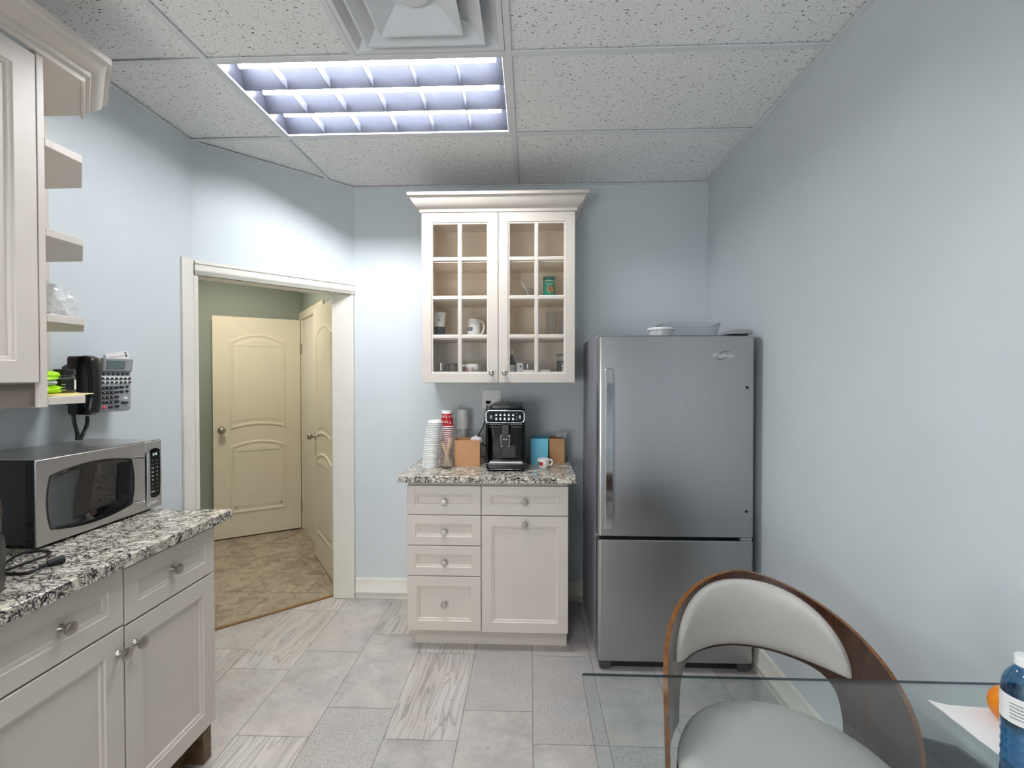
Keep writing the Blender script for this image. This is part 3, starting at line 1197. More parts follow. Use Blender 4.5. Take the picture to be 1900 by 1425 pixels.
SZ = [1.391, 1.643, 1.900, 2.168]
for z in SZ:
    mb = MB()
    mb.prism(plan, z, z + 0.024)
    mb.build('shelf', 'cab', t, bevel=0.0015)
mb = MB()
mb.prism(plan, 2.433, 2.455)
mb.build('top_board', 'cab', t, bevel=0.0015)
mb = MB()
cp = [(0, 0), (0.008, 0), (0.010, 0.016), (0.022, 0.020), (0.024, 0.034), (0.040, 0.040), (0.056, 0.052), (0.062, 0.066), (0.074, 0.070), (0.076, 0.088), (0, 0.088)]
# path runs so that its right side faces the room
mb.sweep(cp, [(UXF, 0.5, 2.430), (UXF, 1.494, 2.430), (-1.655, 1.702, 2.430)][::1])
mb.build('crown_molding', 'cab', t, angle=40)

# ------------------------------------------------------------------ microwave
XM = -1.49
mf = frame((XM, 0, 0), (0, 1, 0))
MZ0, MZ1 = 0.962, 1.226
t = thing('microwave', 'stainless steel microwave oven with a dark curved window on the left worktop', 'microwave', (-1.64, 1.617, 0.95))
mb = MB()
mb.box(-1.788, XM - 0.036, 1.376, 1.860, MZ0, MZ1 - 0.002)
o = mb.build('body', 'black_matt', t, bevel=0.003)
mb = MB()
mb.box(-1.788, XM - 0.002, 1.374, 1.8615, MZ1 - 0.002, MZ1)
mb.build('top_cover', 'steel_h', t, smooth=False)
mb = MB(mf)
mb.box(1.372, 1.7815, 0, 0.006, MZ0 - 0.004, MZ1 - 0.003)
door = mb.build('door', 'steel_h', t, bevel=0.002)
mb = MB(mf)
mb.box(1.373, 1.7810, 0.0062, 0.034, MZ0 - 0.003, MZ1 - 0.0032)
mb.build('door_core', 'black_gloss', door, bevel=0.001)


def barrel(u0, u1, w0, w1, du, dw, n=12):
    pts = []
    for i in range(n):
        s = i / n
        k = 1 - (2 * s - 1) ** 2
        pts.append((u0 + (u1 - u0) * s, w0 - dw * k))
    for i in range(n):
        s = i / n
        k = 1 - (2 * s - 1) ** 2
        pts.append((u1 + du * k, w0 + (w1 - w0) * s))
    for i in range(n):
        s = i / n
        k = 1 - (2 * s - 1) ** 2
        pts.append((u1 + (u0 - u1) * s, w1 + dw * k))
    for i in range(n):
        s = i / n
        k = 1 - (2 * s - 1) ** 2
        pts.append((u0 - du * k, w1 + (w0 - w1) * s))
    return pts


mb = MB(mf)
o1 = barrel(1.415, 1.716, 1.000, 1.170, 0.012, 0.020)
mb.loops([[(u, 0.001, w) for u, w in o1], [(u, -0.002, w) for u, w in o1], [(u, -0.002, w) for u, w in offset_poly(o1, 0.004)], [(u, -0.0005, w) for u, w in offset_poly(o1, 0.006)]])
mb.build('window', 'dark_glass', door, angle=40)
mb = MB(mf)
mb.tube([(1.742, -0.040, 0.985), (1.742, -0.040, 1.190)], 0.0085, 14)
for w in (1.003, 1.172):
    mb.tube([(1.730, 0.001, w), (1.737, -0.018, w), (1.742, -0.036, w)], 0.006, 8)
mb.build('handle', 'chrome', door)
mb = MB(mf)
mb.box(1.7825, 1.862, 0, 0.034, MZ0 - 0.004, MZ1 - 0.003)
cpnl = mb.build('control_panel', 'steel_h', t, bevel=0.0025)
mb = MB(mf)
o1 = barrel(1.800, 1.850, 1.006, 1.186, 0.003, 0.008)
mb.loops([[(u, 0.001, w) for u, w in o1], [(u, -0.0015, w) for u, w in o1]])
mb.build('keypad', 'black_gloss', cpnl, angle=40)
mb = MB(mf)
mb.box(1.807, 1.843, -0.0022, -0.0014, 1.160, 1.180)
mb.build('display', 'dark_glass', cpnl, smooth=False)
text('2:42', 0.014, mf @ Matrix.Translation((1.825, -0.0024, 1.170)), 'clock', cpnl, 'clock_digits')
for r, row in enumerate((('----', '----'), ('----', '----'), ('1 2', '3'), ('4 5', '6'), ('7 8', '9'), ('0', '--'), ('----', '----'), ('----', '----'), ('START', '--'))):
    for c_, s in enumerate(row):
        text(s, 0.0095 if len(s) < 4 else 0.006, mf @ Matrix.Translation((1.814 + 0.022 * c_, -0.0018, 1.147 - 0.0155 * r)), 'white_plastic', cpnl, 'key_lettering')
text('salton', 0.016, mf @ Matrix.Translation((1.822, -0.0004, 0.981)), 'white_plastic', cpnl, 'lettering')
for (x, y) in ((-1.53, 1.41), (-1.53, 1.83), (-1.75, 1.41), (-1.75, 1.83)):
    mb = MB()
    mb.lathe([(0.012, 0), (0.014, 0.012)], (x, y, 0.950), 14)
    mb.build('foot', 'black', t)
mb = MB(frame((0, 1.3755, 0), (1, 0, 0)))
for k in range(9):
    mb.box(-1.74, -1.62, -0.0006, 0.0005, 1.0 + 0.008 * k, 1.004 + 0.008 * k)
mb.build('side_vent', 'black_gloss', t, smooth=False)

# ------------------------------------------------------------------ air fryer at the picture's left edge, with its cord
t = thing('air_fryer', 'black rounded air fryer at the near end of the left worktop', 'air fryer', (-1.395, 0.995, 0.95))
mb = MB(Matrix.Translation((-1.395, 0.995, 0.95)))
def sup(rx, ry, z, n=36, e=3.2):
    out = []
    for i in range(n):
        a = 2 * pi * i / n
        c_, s_ = cos(a), sin(a)
        k = (abs(c_) ** e + abs(s_) ** e) ** (-1 / e)
        out.append((rx * k * c_, ry * k * s_, z))
    return out
mb.loops([sup(0.135, 0.120, 0.0), sup(0.147, 0.132, 0.012), sup(0.150, 0.136, 0.10), sup(0.147, 0.133, 0.138), sup(0.137, 0.125, 0.145)])
mb.build('basket_drawer', 'black', t, angle=50)
mb = MB(Matrix.Translation((-1.395, 0.995, 0.95)))
mb.loops([sup(0.130, 0.120, 0.146), sup(0.142, 0.130, 0.152), sup(0.147, 0.134, 0.20), sup(0.142, 0.128, 0.25), sup(0.122, 0.112, 0.285), sup(0.08, 0.07, 0.303), sup(0.02, 0.02, 0.307)])
mb.build('body', 'black_gloss', t, angle=50)
mb = MB(Matrix.Translation((-1.395, 0.995, 0.95)))
mb.loops([[(0.145, -0.02, 0.05), (0.145, 0.02, 0.05), (0.145, 0.02, 0.12), (0.145, -0.02, 0.12)],
          [(0.18, -0.017, 0.06), (0.18, 0.017, 0.06), (0.18, 0.017, 0.115), (0.18, -0.017, 0.115)]])
hnd = mb.build('handle', 'dark_grey', t, bevel=0.006)
def smooth_path(P, n=8):
    P = [Vector(p) for p in P]
    out = []
    for i in range(len(P) - 1):
        p0, p1, p2, p3 = P[max(i - 1, 0)], P[i], P[i + 1], P[min(i + 2, len(P) - 1)]
        for k in range(n):
            s = k / n
            out.append(0.5 * ((2 * p1) + (-p0 + p2) * s + (2 * p0 - 5 * p1 + 4 * p2 - p3) * s * s + (-p0 + 3 * p1 - 3 * p2 + p3) * s ** 3))
    out.append(P[-1])
    return out


mb = MB()
mb.tube(smooth_path([(-1.42, 1.135, 0.960), (-1.415, 1.20, 0.9545), (-1.412, 1.28, 0.9545), (-1.409, 1.325, 0.9545), (-1.43, 1.355, 0.9545), (-1.47, 1.362, 0.9545), (-1.50, 1.33, 0.9545), (-1.43, 1.215, 0.9545), (-1.385, 1.20, 0.9545), (-1.335, 1.205, 0.9545), (-1.334, 1.240, 0.957)]), 0.0036, 8)
cord = mb.build('power_cord', 'black', t)
mb = MB()
pa, pb = Vector((-1.335, 1.236, 0.958)), Vector((-1.318, 1.286, 0.962))
mb.tube([pa, pa.lerp(pb, 0.3), pa.lerp(pb, 0.32), pa.lerp(pb, 0.95), pb], [0.005, 0.0055, 0.0075, 0.0115, 0.0115], 10)
mb.build('plug', 'black_matt', cord)

# ------------------------------------------------------------------ refrigerator
RX0, RX1, RY = 0.340, 1.108, 2.375
t = thing('refrigerator', 'stainless steel bottom-freezer refrigerator standing in the corner', 'refrigerator', (0.725, 2.7, 0))
mb = MB()
mb.box(RX0 + 0.004, RX1 - 0.004, RY + 0.072, 3.06, 0.03, 1.690)
mb.build('body', 'fridge_side', t, bevel=0.004)


def fridge_door(name, z0, z1):
    mb = MB()
    r = 0.016
    sec = []
    for cxx, a0, a1 in ((RX1 - r, 0, -pi / 2), (RX0 + r, -pi / 2, -pi)):
        for i in range(6):
            a = a0 + (a1 - a0) * i / 5
            sec.append((cxx + r * cos(a), RY + r + r * sin(a)))
    sec += [(RX0, RY + 0.062), (RX1, RY + 0.062)]
    e = 0.004

    def ins(k):
        cx_, cy_ = (RX0 + RX1) / 2, RY + 0.031
        return [(x + (e if x < cx_ else -e) * k, y + (e if y < cy_ else 0) * k) for x, y in sec]
    mb.loops([[(x, y, z0) for x, y in ins(1)], [(x, y, z0 + e) for x, y in sec], [(x, y, z1 - e) for x, y in sec], [(x, y, z1) for x, y in ins(1)]])
    return mb.build(name, 'steel', t, angle=40)


main = fridge_door('fridge_door', 0.680, 1.680)
frz = fridge_door('freezer_drawer', 0.050, 0.662)
mb = MB()
mb.box(RX0 + 0.02, RX1 - 0.02, RY + 0.058, RY + 0.075, 0.06, 1.67)
mb.build('door_gasket', 'black_matt', t, smooth=False)
# flat bar handle with folded ends
fr = back_fr(RY)
mb = MB(fr)
hx0, hx1 = 0.372, 0.408
mb.loops([[(hx0, -0.002, 0.716), (hx1, -0.002, 0.716), (hx1, 0.001, 0.716), (hx0, 0.001, 0.716)],
          [(hx0, -0.018, 0.722), (hx1, -0.018, 0.722), (hx1, -0.002, 0.730), (hx0, -0.002, 0.730)],
          [(hx0, -0.045, 0.80), (hx1, -0.045, 0.80), (hx1, -0.033, 0.805), (hx0, -0.033, 0.805)],
          [(hx0, -0.045, 1.44), (hx1, -0.045, 1.44), (hx1, -0.033, 1.435), (hx0, -0.033, 1.435)],
          [(hx0, -0.018, 1.517), (hx1, -0.018, 1.517), (hx1, -0.002, 1.508), (hx0, -0.002, 1.508)],
          [(hx0, -0.002, 1.521), (hx1, -0.002, 1.521), (hx1, 0.001, 1.521), (hx0, 0.001, 1.521)]])
mb.build('handle', 'chrome', main, bevel=0.002)
text('Whirlpool', 0.030, fr @ Matrix.Translation((0.953, -0.0008, 1.582)), 'white_plastic', main, 'badge_lettering', sx=0.80)
mb = MB(fr)
pts = [(0.953 + 0.034 * cos(a) * (1 + 0.1 * sin(a)), -0.0007, 1.583 + 0.017 * sin(a) + 0.35 * 0.034 * cos(a)) for a in [pi * (0.15 + 1.55 * i / 26) for i in range(27)]]
mb.tube(pts, 0.0012, 6)
mb.build('badge_swirl', 'black', main)
for z in (1.425, 0.812):
    mb = MB(fr)
    mb.lathe([(0.0075, 0.001), (0.0075, -0.001), (0.006, -0.002)], (1.069, 0, z), 16, axis='y')
    mb.build('screw_plug', 'black', main)
mb = MB()
mb.box(1.045, 1.100, RY + 0.004, RY + 0.05, 0.6625, 0.6795)
mb.build('hinge_bracket', 'grey_plastic', t, bevel=0.002)
mb = MB()
mb.loops([[(x, y, 1.690) for x, y in rrect(0.985, 1.106, RY + 0.004, RY + 0.14, 0.03)], [(x, y, 1.703) for x, y in rrect(0.985, 1.106, RY + 0.004, RY + 0.14, 0.03)],
          [(x, y, 1.712) for x, y in rrect(1.01, 1.100, RY + 0.012, RY + 0.12, 0.03)]])
mb.build('hinge_cover', 'grey_plastic', t)
mb = MB()
mb.box(RX0 + 0.03, RX1 - 0.03, RY + 0.04, RY + 0.07, 0.004, 0.046)
for k in range(24):
    x = RX0 + 0.09 + k * 0.025
    mb.box(x, x + 0.014, RY + 0.036, RY + 0.041, 0.012, 0.036)
mb.build('toe_grille', 'black_matt', t, smooth=False)
for x in (RX0 + 0.012, RX1 - 0.072):
    mb = MB()
    mb.box(x, x + 0.06, RY + 0.012, RY + 0.07, 0.012, 0.047)
    mb.box(x + 0.012, x + 0.048, RY + 0.02, RY + 0.06, 0.0, 0.0118)
    mb.build('foot', 'dark_grey', t, bevel=0.003)
for x in (RX0 + 0.03, RX1 - 0.06):
    mb = MB()
    mb.box(x, x + 0.03, 2.95, 3.0, 0.0, 0.031)
    mb.build('foot', 'dark_grey', t, bevel=0.003)

# things on the refrigerator
t = thing('food_tub', 'round white plastic tub with a lid on top of the refrigerator', 'tub', (0.715, 2.62, 1.6906))
mb = MB(Matrix.Translation((0.715, 2.62, 1.6906)))
mb.lathe([(0.058, 0), (0.060, 0.002), (0.064, 0.040), (0.066, 0.042), (0.063, 0.042), (0.057, 0.004)], seg=32)
mb.build('tub', 'frost', t)
mb = MB(Matrix.Translation((0.715, 2.62, 1.6906)))
mb.lathe([(0.071, 0.040), (0.072, 0.046), (0.068, 0.052), (0.062, 0.052), (0.060, 0.0485), (0.001, 0.0485), (0.001, 0.043), (0.067, 0.043)], seg=32)
mb.build('lid', 'white_plastic', t)
mb = MB()
a0, a1, b0, b1, c0, c1 = 0.745, 1.055, 2.66, 2.86, 1.6905, 1.772


def rr(x0, x1, y0, y1, z, r=0.02):
    return [(x, y, z) for x, y in rrect(x0, x1, y0, y1, r)]


mb.loops([rr(a0 + .012, a1 - .012, b0 + .012, b1 - .012, c0), rr(a0, a1, b0, b1, c1), rr(a0 - .004, a1 + .004, b0 - .004, b1 + .004, c1),
          rr(a0 - .004, a1 + .004, b0 - .004, b1 + .004, c1 + .003), rr(a0 + .003, a1 - .003, b0 + .003, b1 - .003, c1 + .003), rr(a0 + .016, a1 - .016, b0 + .016, b1 - .016, c0 + .004)])
o = mb.build('storage_box', 'acrylic')
tag(o, 'clear acrylic storage box on top of the refrigerator', 'box')

# ------------------------------------------------------------------ wall outlet
of = frame((-0.25, YB, 1.331), (1, 0, 0))
t = thing('wall_outlet', 'grey double outlet plate above the coffee machine with one plug in it', 'outlet', (-0.25, YB - 0.006, 1.331))
mb = MB(of)
mb.slab(rrect(-0.063, 0.063, -0.062, 0.062, 0.004), -0.0065, -0.0005)
mb.build('cover_plate', 'grey_plastic', t, bevel=0.0015)
t.children[0].data.materials[0] = plain('light_grey_plate', (226, 224, 220), 0.35)
for ux in (-0.023, 0.023):
    for wz in (0.0195, -0.0195):
        mb = MB(of @ Matrix.Translation((ux, 0, wz)))
        mb.slab([(0.0165 * cos(a), max(-0.0145, min(0.0145, 0.0172 * sin(a)))) for a in [2 * pi * i / 28 for i in range(28)]], -0.0085, -0.006)
        s = mb.build('socket', 'white_plastic', t)
        mb = MB(of @ Matrix.Translation((ux, 0, wz)))
        mb.box(-0.0072, -0.0052, -0.0088, -0.0084, 0.0, 0.0085)
        mb.box(0.0052, 0.0072, -0.0088, -0.0084, 0.001, 0.0075)
        mb.lathe([(0.0026, -0.0088), (0.0026, -0.0084)], (0, 0, -0.0065), 10, axis='y')
        mb.build('slots', 'black', s, smooth=False)

# ------------------------------------------------------------------ coffee machine
K0 = Vector((-0.137, 2.640, 0.950))
kf = frame(K0, (1, 0, 0))
t = thing('coffee_machine', 'black bean-to-cup coffee machine with a silver framed touch panel', 'coffee machine', K0)


def kbox(pts, d0, d1, name, m, parent=t, bevel=0.0, **kw):
    mb = MB(kf)
    mb.slab(pts, d0, d1)
    return mb.build(name, m, parent, bevel=bevel, **kw)


mb = MB(kf)
mb.loops([[(x, y, 0.005) for x, y in rrect(-0.106, 0.106, 0.085, 0.41, 0.02)], [(x, y, 0.26) for x, y in rrect(-0.110, 0.110, 0.085, 0.41, 0.02)],
          [(x, y, 0.348) for x, y in rrect(-0.108, 0.108, 0.03, 0.41, 0.02)]])
mb.build('body', 'black_gloss', t, angle=50)
# side cheeks framing the recess
for s in (-1, 1):
    mb = MB(kf)
    mb.loops([[(s * 0.112, 0.02, 0.045), (s * 0.096, 0.005, 0.045), (s * 0.096, 0.10, 0.045), (s * 0.112, 0.10, 0.045)],
              [(s * 0.112, 0.02, 0.262), (s * 0.098, 0.008, 0.262), (s * 0.098, 0.10, 0.262), (s * 0.112, 0.10, 0.262)]])
    mb.build('side_cheek', 'black_gloss', t, bevel=0.003)
# hopper lid on top
mb = MB(kf)
mb.loops([[(x, y, 0.3485) for x, y in rrect(-0.090, 0.092, 0.05, 0.39, 0.015)], [(x, y, 0.362) for x, y in rrect(-0.090, 0.092, 0.05, 0.39, 0.015)], [(x, y, 0.366) for x, y in rrect(-0.086, 0.088, 0.055, 0.385, 0.015)]])
mb.box(-0.035, 0.020, 0.044, 0.06, 0.350, 0.367)
mb.build('hopper_lid', 'black', t, angle=40)
# control panel with a silver frame
pan = rrect(-0.104, 0.104, 0.274, 0.336, 0.016, 6)
cpn = kbox(pan, -0.004, 0.05, 'control_panel', 'black_gloss', angle=40)
mb = MB(kf)
mb.loops([[(u, 0.004, w) for u, w in offset_poly(pan, -0.006)], [(u, -0.006, w) for u, w in offset_poly(pan, -0.0055)],
          [(u, -0.0075, w) for u, w in offset_poly(pan, -0.003)], [(u, -0.006, w) for u, w in offset_poly(pan, 0.0)], [(u, 0.004, w) for u, w in offset_poly(pan, 0.0)]], join=True)
mb.build('silver_frame', 'chrome', cpn, angle=60)
mb = MB(kf)
IY = -0.0046
for r in range(2):
    for c_ in range(5):
        u, w = -0.050 + c_ * 0.0235, 0.3155 - r * 0.021
        mb.slab([(u - 0.006, w - 0.0005), (u + 0.006, w - 0.0005), (u + 0.0048, w - 0.005), (u - 0.0048, w - 0.005)], IY, -0.0039)
        if r == 0:
            mb.box(u - 0.004, u + 0.004, IY, -0.0039, w + 0.001, w + 0.0022)
            mb.box(u - 0.0012, u + 0.0012, IY, -0.0039, w + 0.0025, w + 0.006)
        else:
            mb.box(u - 0.0048, u + 0.0048, IY, -0.0039, w - 0.0075, w - 0.0062)
            mb.lathe([(0.0028, IY), (0.0028, -0.0039)], (u, 0, w + 0.0035), 10, axis='y')
for w in (0.322, 0.305, 0.292):
    mb.lathe([(0.0018, IY), (0.0018, -0.0039)], (0.064, 0, w), 8, axis='y')
for u in (-0.079, 0.082):
    mb.lathe([(0.0055, IY), (0.0055, -0.0039), (0.004, -0.0039), (0.004, IY)], (u, 0, 0.306), 14, axis='y', close=True)
    mb.box(u - 0.005, u + 0.005, IY, -0.0039, 0.2955, 0.2968)
mb.build('icons', 'icon', cpn, smooth=False)
text('series', 0.007, kf @ Matrix.Translation((0, -0.0062, 0.2705)), 'black', cpn, 'lettering', ext=0.0002)
# chrome lip under the panel
mb = MB(kf)
mb.tube([(-0.098, 0.012, 0.2615), (0.098, 0.012, 0.2615)], 0.0025, 8)
mb.tube([(-0.092, 0.02, 0.246), (-0.035, 0.02, 0.246)], 0.0016, 6)
mb.tube([(0.035, 0.02, 0.246), (0.092, 0.02, 0.246)], 0.0016, 6)
mb.build('chrome_lip', 'chrome', t)
# coffee spout
mb = MB(kf)
mb.box(-0.020, 0.020, 0.005, 0.09, 0.205, 0.262)
mb.loops([[(-0.026, 0.0, 0.205), (0.026, 0.0, 0.205), (0.026, 0.06, 0.205), (-0.026, 0.06, 0.205)],
          [(-0.022, 0.002, 0.138), (0.022, 0.002, 0.138), (0.022, 0.05, 0.138), (-0.022, 0.05, 0.138)]])
sp = mb.build('spout', 'black', t, bevel=0.002)
for s in (-1, 1):
    mb = MB(kf)
    mb.tube([(s * 0.0265, -0.001, 0.200), (s * 0.0225, 0.001, 0.140)], 0.0028, 8)
    mb.tube([(s * 0.0265, -0.001, 0.200), (s * 0.016, -0.001, 0.198)], 0.0024, 8)
    mb.tube([(s * 0.0225, 0.001, 0.140), (s * 0.014, 0.001, 0.137)], 0.0024, 8)
    mb.build('silver_trim', 'chrome', sp)
text('PHILIPS', 0.0085, kf @ Matrix.Translation((0, -0.0006, 0.178)), 'white_plastic', sp, 'lettering')
mb = MB(kf)
mb.tube([(-0.070, 0.03, 0.262), (-0.070, 0.02, 0.235), (-0.068, 0.012, 0.205), (-0.067, 0.012, 0.185)], [0.010, 0.009, 0.006, 0.004], 12)
mb.build('steam_wand', 'dark_grey', t)
# brewing door seen as a paler square in the recess
kbox([(-0.02, 0.065), (0.055, 0.065), (0.055, 0.135), (-0.02, 0.135)], 0.080, 0.086, 'recess_plate', 'black', smooth=False)
# drip tray
mb = MB(kf)
mb.loops([[(x, y, 0.004) for x, y in rrect(-0.100, 0.106, 0.005, 0.20, 0.02)], [(x, y, 0.018) for x, y in rrect(-0.110, 0.110, -0.012, 0.20, 0.02)],
          [(x, y, 0.042) for x, y in rrect(-0.110, 0.110, -0.012, 0.20, 0.02)]])
dt = mb.build('drip_tray', 'black', t, angle=40)
mb = MB(kf)
mb.tube([(-0.108, 0.08, 0.0435)] + [(x, y, 0.0435) for x, y in [(-0.1095, 0.01), (-0.104, -0.006), (-0.09, -0.0125), (0.09, -0.0125), (0.104, -0.006), (0.1095, 0.01), (0.108, 0.08)]], 0.0024, 8)
mb.tube([(-0.088, -0.009, 0.0125), (0.092, -0.009, 0.0125)], 0.0016, 6)
mb.build('chrome_rim', 'chrome', dt)
mb = MB(kf)
mb.box(-0.090, 0.096, 0.0, 0.078, 0.0425, 0.052)
for k in range(17):
    u = -0.084 + k * 0.0105
    mb.box(u, u + 0.005, 0.004, 0.074, 0.0521, 0.0535)
mb.build('drip_grid', 'steel_h', dt, smooth=False)
for (u, y) in ((-0.085, 0.03), (0.085, 0.03), (-0.085, 0.38), (0.085, 0.38)):
    mb = MB(kf)
    mb.lathe([(0.010, 0), (0.010, 0.006)], (u, y, 0), 12)
    mb.build('foot', 'black_matt', t)
# its cord, up to the outlet
mb = MB()
mb.tube(smooth_path([(-0.20, 3.052, 0.99), (-0.235, 3.055, 0.965), (-0.275, 3.04, 0.957), (-0.29, 3.0, 0.960), (-0.262, 2.98, 0.985), (-0.28, 3.02, 1.03), (-0.335, 3.04, 1.08), (-0.30, 3.06, 1.16), (-0.285, 3.075, 1.24), (-0.278, 3.082, 1.292)]), 0.0042, 8)
cord = mb.build('power_cord', 'black', t)
mb = MB(of @ Matrix.Translation((-0.023, 0, -0.0195)))
mb.loops([[(-0.016, -0.009, -0.006), (0.016, -0.009, -0.006), (0.016, -0.009, 0.010), (-0.016, -0.009, 0.010)],
          [(-0.014, -0.028, -0.010), (0.014, -0.028, -0.010), (0.012, -0.028, 0.007), (-0.012, -0.028, 0.007)],
          [(-0.006, -0.037, -0.012), (0.004, -0.037, -0.012), (0.004, -0.037, -0.004), (-0.006, -0.037, -0.004)]])
mb.build('plug', 'black_matt', cord, bevel=0.002)

# ------------------------------------------------------------------ cups, lids, sticks, boxes on the coffee counter
CT = 0.950
mb = MB()
mb.lathe([(0.0455, 0.0), (0.0468, 0.001), (0.0468, 0.0038), (0.0455, 0.0048), (0.0405, 0.0056), (0.0395, 0.0135), (0.0375, 0.0148), (0.034, 0.0142), (0.033, 0.0118), (0.001, 0.0118), (0.001, 0.0108), (0.034, 0.0108), (0.0375, 0.0122), (0.0385, 0.0055), (0.043, 0.0035)], seg=30, close=True)
lid0 = mb.build('cup_lid', 'white_plastic', angle=30)
tag(lid0, 'white plastic cup lid in the tall leaning stack on the coffee counter', 'lid', 'stacked cup lids')
NL = 26
for k in range(NL):
    s = k / (NL - 1)
    o = lid0 if k == 0 else dup(lid0)
    o.location = (-0.580 + 0.030 * s ** 1.3 + random.uniform(-.0008, .0008), 2.740 + random.uniform(-.0008, .0008), CT + k * 0.0104)
    sc = 1.0 - 0.0 * s
    o.rotation_euler = (0, 0.0, random.random() * 6)

Mc = {}


def cup_mesh(name, mats, r0, r1, hgt, band=None, rim=True):
    """paper cup upside down: mouth (r1) at the bottom with a rolled rim"""
    mb = MB()
    prof = [(r1, 0.0), (r1 + 0.0022, 0.0015), (r1 + 0.0022, 0.004), (r1, 0.0055)]
    mis = [1, 1, 1]
    lo, hi = band or (0.1, 0.85)
    for f_ in (lo, hi, 1.0):
        prof.append((r1 + (r0 - r1) * f_, hgt * f_))
    mis += [1, 0, 1]
    prof += [(r0 - 0.002, hgt), (r0 - 0.003, hgt - 0.004), (0.001, hgt - 0.004), (0.001, hgt - 0.005), (r0 - 0.0001, hgt - 0.005), (r1 - 0.0005, 0.0)]
    mis += [1] * 5
    mb.lathe(prof, seg=28, mis=mis + [1, 1], close=True)
    return mb.build(name, mats, angle=40)


cup0 = cup_mesh('paper_cup', ['red', 'paper'], 0.0305, 0.040, 0.100, (0.07, 0.80))
tag(cup0, 'red and white paper cup nested in the upside-down stack behind the lids', 'cup', 'stacked red paper cups')
NC = 21
CX, CY = -0.505, 2.85
for k in range(NC):
    o = cup0 if k == 0 else dup(cup0)
    o.location = (CX + 0.0002 * k, CY, CT + k * 0.0113)
    o.rotation_euler = (0, 0, random.random() * 6)
top = o
top['label'] = 'topmost red paper cup with white script, upside down on the red stack'
zt = CT + (NC - 1) * 0.0113
# its lettering wraps the cup: the letters are set round the side, upside down
def round_text(body, size, cx_, cy_, z, rad_at, a_mid, parent, mat):
    n = len(body)
    for i, chx in enumerate(body):
        if chx == ' ':
            continue
        ang = a_mid + (i - (n - 1) / 2) * size * 0.62 / rad_at(z)
        p = (cx_ + (rad_at(z) + 0.0006) * cos(ang), cy_ + (rad_at(z) + 0.0006) * sin(ang), z)
        fr_ = frame(p, (-sin(ang), cos(ang), 0), (0, 0, 1))
        text(chx, size, fr_, mat, parent, 'lettering', ext=0.0003, flip=True)


def flip_round(body, size, cx_, cy_, z, rad, a_mid, parent, mat, up=False):
    n = len(body)
    for i, chx in enumerate(body):
        if chx == ' ':
            continue
        sgn = 1 if up else -1
        ang = a_mid + sgn * (i - (n - 1) / 2) * size * 0.60 / rad
        p = (cx_ + (rad + 0.0004) * cos(ang), cy_ + (rad + 0.0004) * sin(ang), z)
        u_ = Vector((-sin(ang), cos(ang), 0))
        w_ = Vector((0, 0, 1))
        if not up:
            u_, w_ = -u_, -w_
        text(chx, size, frame(p, u_, w_), mat, parent, 'lettering', ext=0.0003)


ROOT[top.name] = Matrix.Translation(top.location) @ Matrix.Rotation(top.rotation_euler.z, 4, 'Z')
flip_round('Hortons', 0.028, top.location.x, CY, zt + 0.062, 0.0347, -pi / 2 + 0.10, top, 'paper')
flip_round('Tim', 0.026, top.location.x, CY, zt + 0.031, 0.0376, -pi / 2 + 0.30, top, 'paper')

mb = MB()
prof = [(0.0370, 0.0), (0.038, 0.002), (0.038, 0.005), (0.0365, 0.006), (0.030, 0.082), (0.028, 0.083), (0.001, 0.083), (0.001, 0.082), (0.0294, 0.0815), (0.0364, 0.0)]
mb.lathe(prof, seg=26, close=True)
cc0 = mb.build('clear_cup', 'frost', angle=40)
tag(cc0, 'translucent plastic cup in the stack under the white cups, behind the stir sticks', 'cup', 'translucent cups')
for k in range(10):
    o = cc0 if k == 0 else dup(cc0)
    o.location = (-0.428, 3.02, CT + k * 0.0125)
mb = MB()
prof = [(0.0376, 0.0), (0.0385, 0.002), (0.0385, 0.005), (0.037, 0.006), (0.033, 0.060), (0.031, 0.061), (0.001, 0.061), (0.001, 0.060), (0.0326, 0.0595), (0.0370, 0.0)]
mb.lathe(prof, seg=26, close=True)
wc0 = mb.build('white_cup', 'white_plastic', angle=40)
tag(wc0, 'small white plastic cup in the stack rising behind the stir sticks', 'cup', 'stacked small white cups')
for k in range(8):
    o = wc0 if k == 0 else dup(wc0)
    o.location = (-0.428, 3.02, CT + 0.196 + k * 0.0088)

# stir sticks in a glass
SX, SY = -0.480, 2.735
mb = MB()
mb.lathe([(0.028, 0), (0.030, 0.002), (0.036, 0.115), (0.034, 0.115), (0.028, 0.006), (0.001, 0.006), (0.001, 0.0005)], (SX, SY, CT), seg=28)
o = mb.build('stick_glass', 'tumbler')
tag(o, 'clear glass holding wooden stir sticks beside the kraft box', 'glass')
mb = MB()
mb.loops([rr(-0.0026, 0.0026, -0.0007, 0.0007, 0.0, 0.0003), rr(-0.0026, 0.0026, -0.0007, 0.0007, 0.19, 0.0003)])
st0 = mb.build('stir_stick', 'stick', smooth=False)
tag(st0, 'thin wooden stir stick standing in the glass on the coffee counter', 'stir stick', 'wooden stir sticks')
for k in range(44):
    o = st0 if k == 0 else dup(st0)
    grp = -1 if k % 5 < 2 else 1
    lean_x = (random.gauss(-0.33, 0.05) if grp < 0 else random.gauss(0.21, 0.06))
    lean_y = random.gauss(0.0, 0.03)
    hz = random.uniform(0.140, 0.172) if grp > 0 else random.uniform(0.118, 0.150)
    bx = SX - lean_x * 0.06 + random.uniform(-.008, .008)
    by = SY + random.uniform(-.014, .012)
    o.location = (bx, by, CT + 0.008)
    d = Vector((lean_x, lean_y, 1)).normalized()
    o.rotation_euler = d.to_track_quat('Z', 'Y').to_euler()
    o.rotation_euler.rotate_axis('Z', random.uniform(-1.2, 1.2))
    o.scale = (1, 1, hz / 0.19)


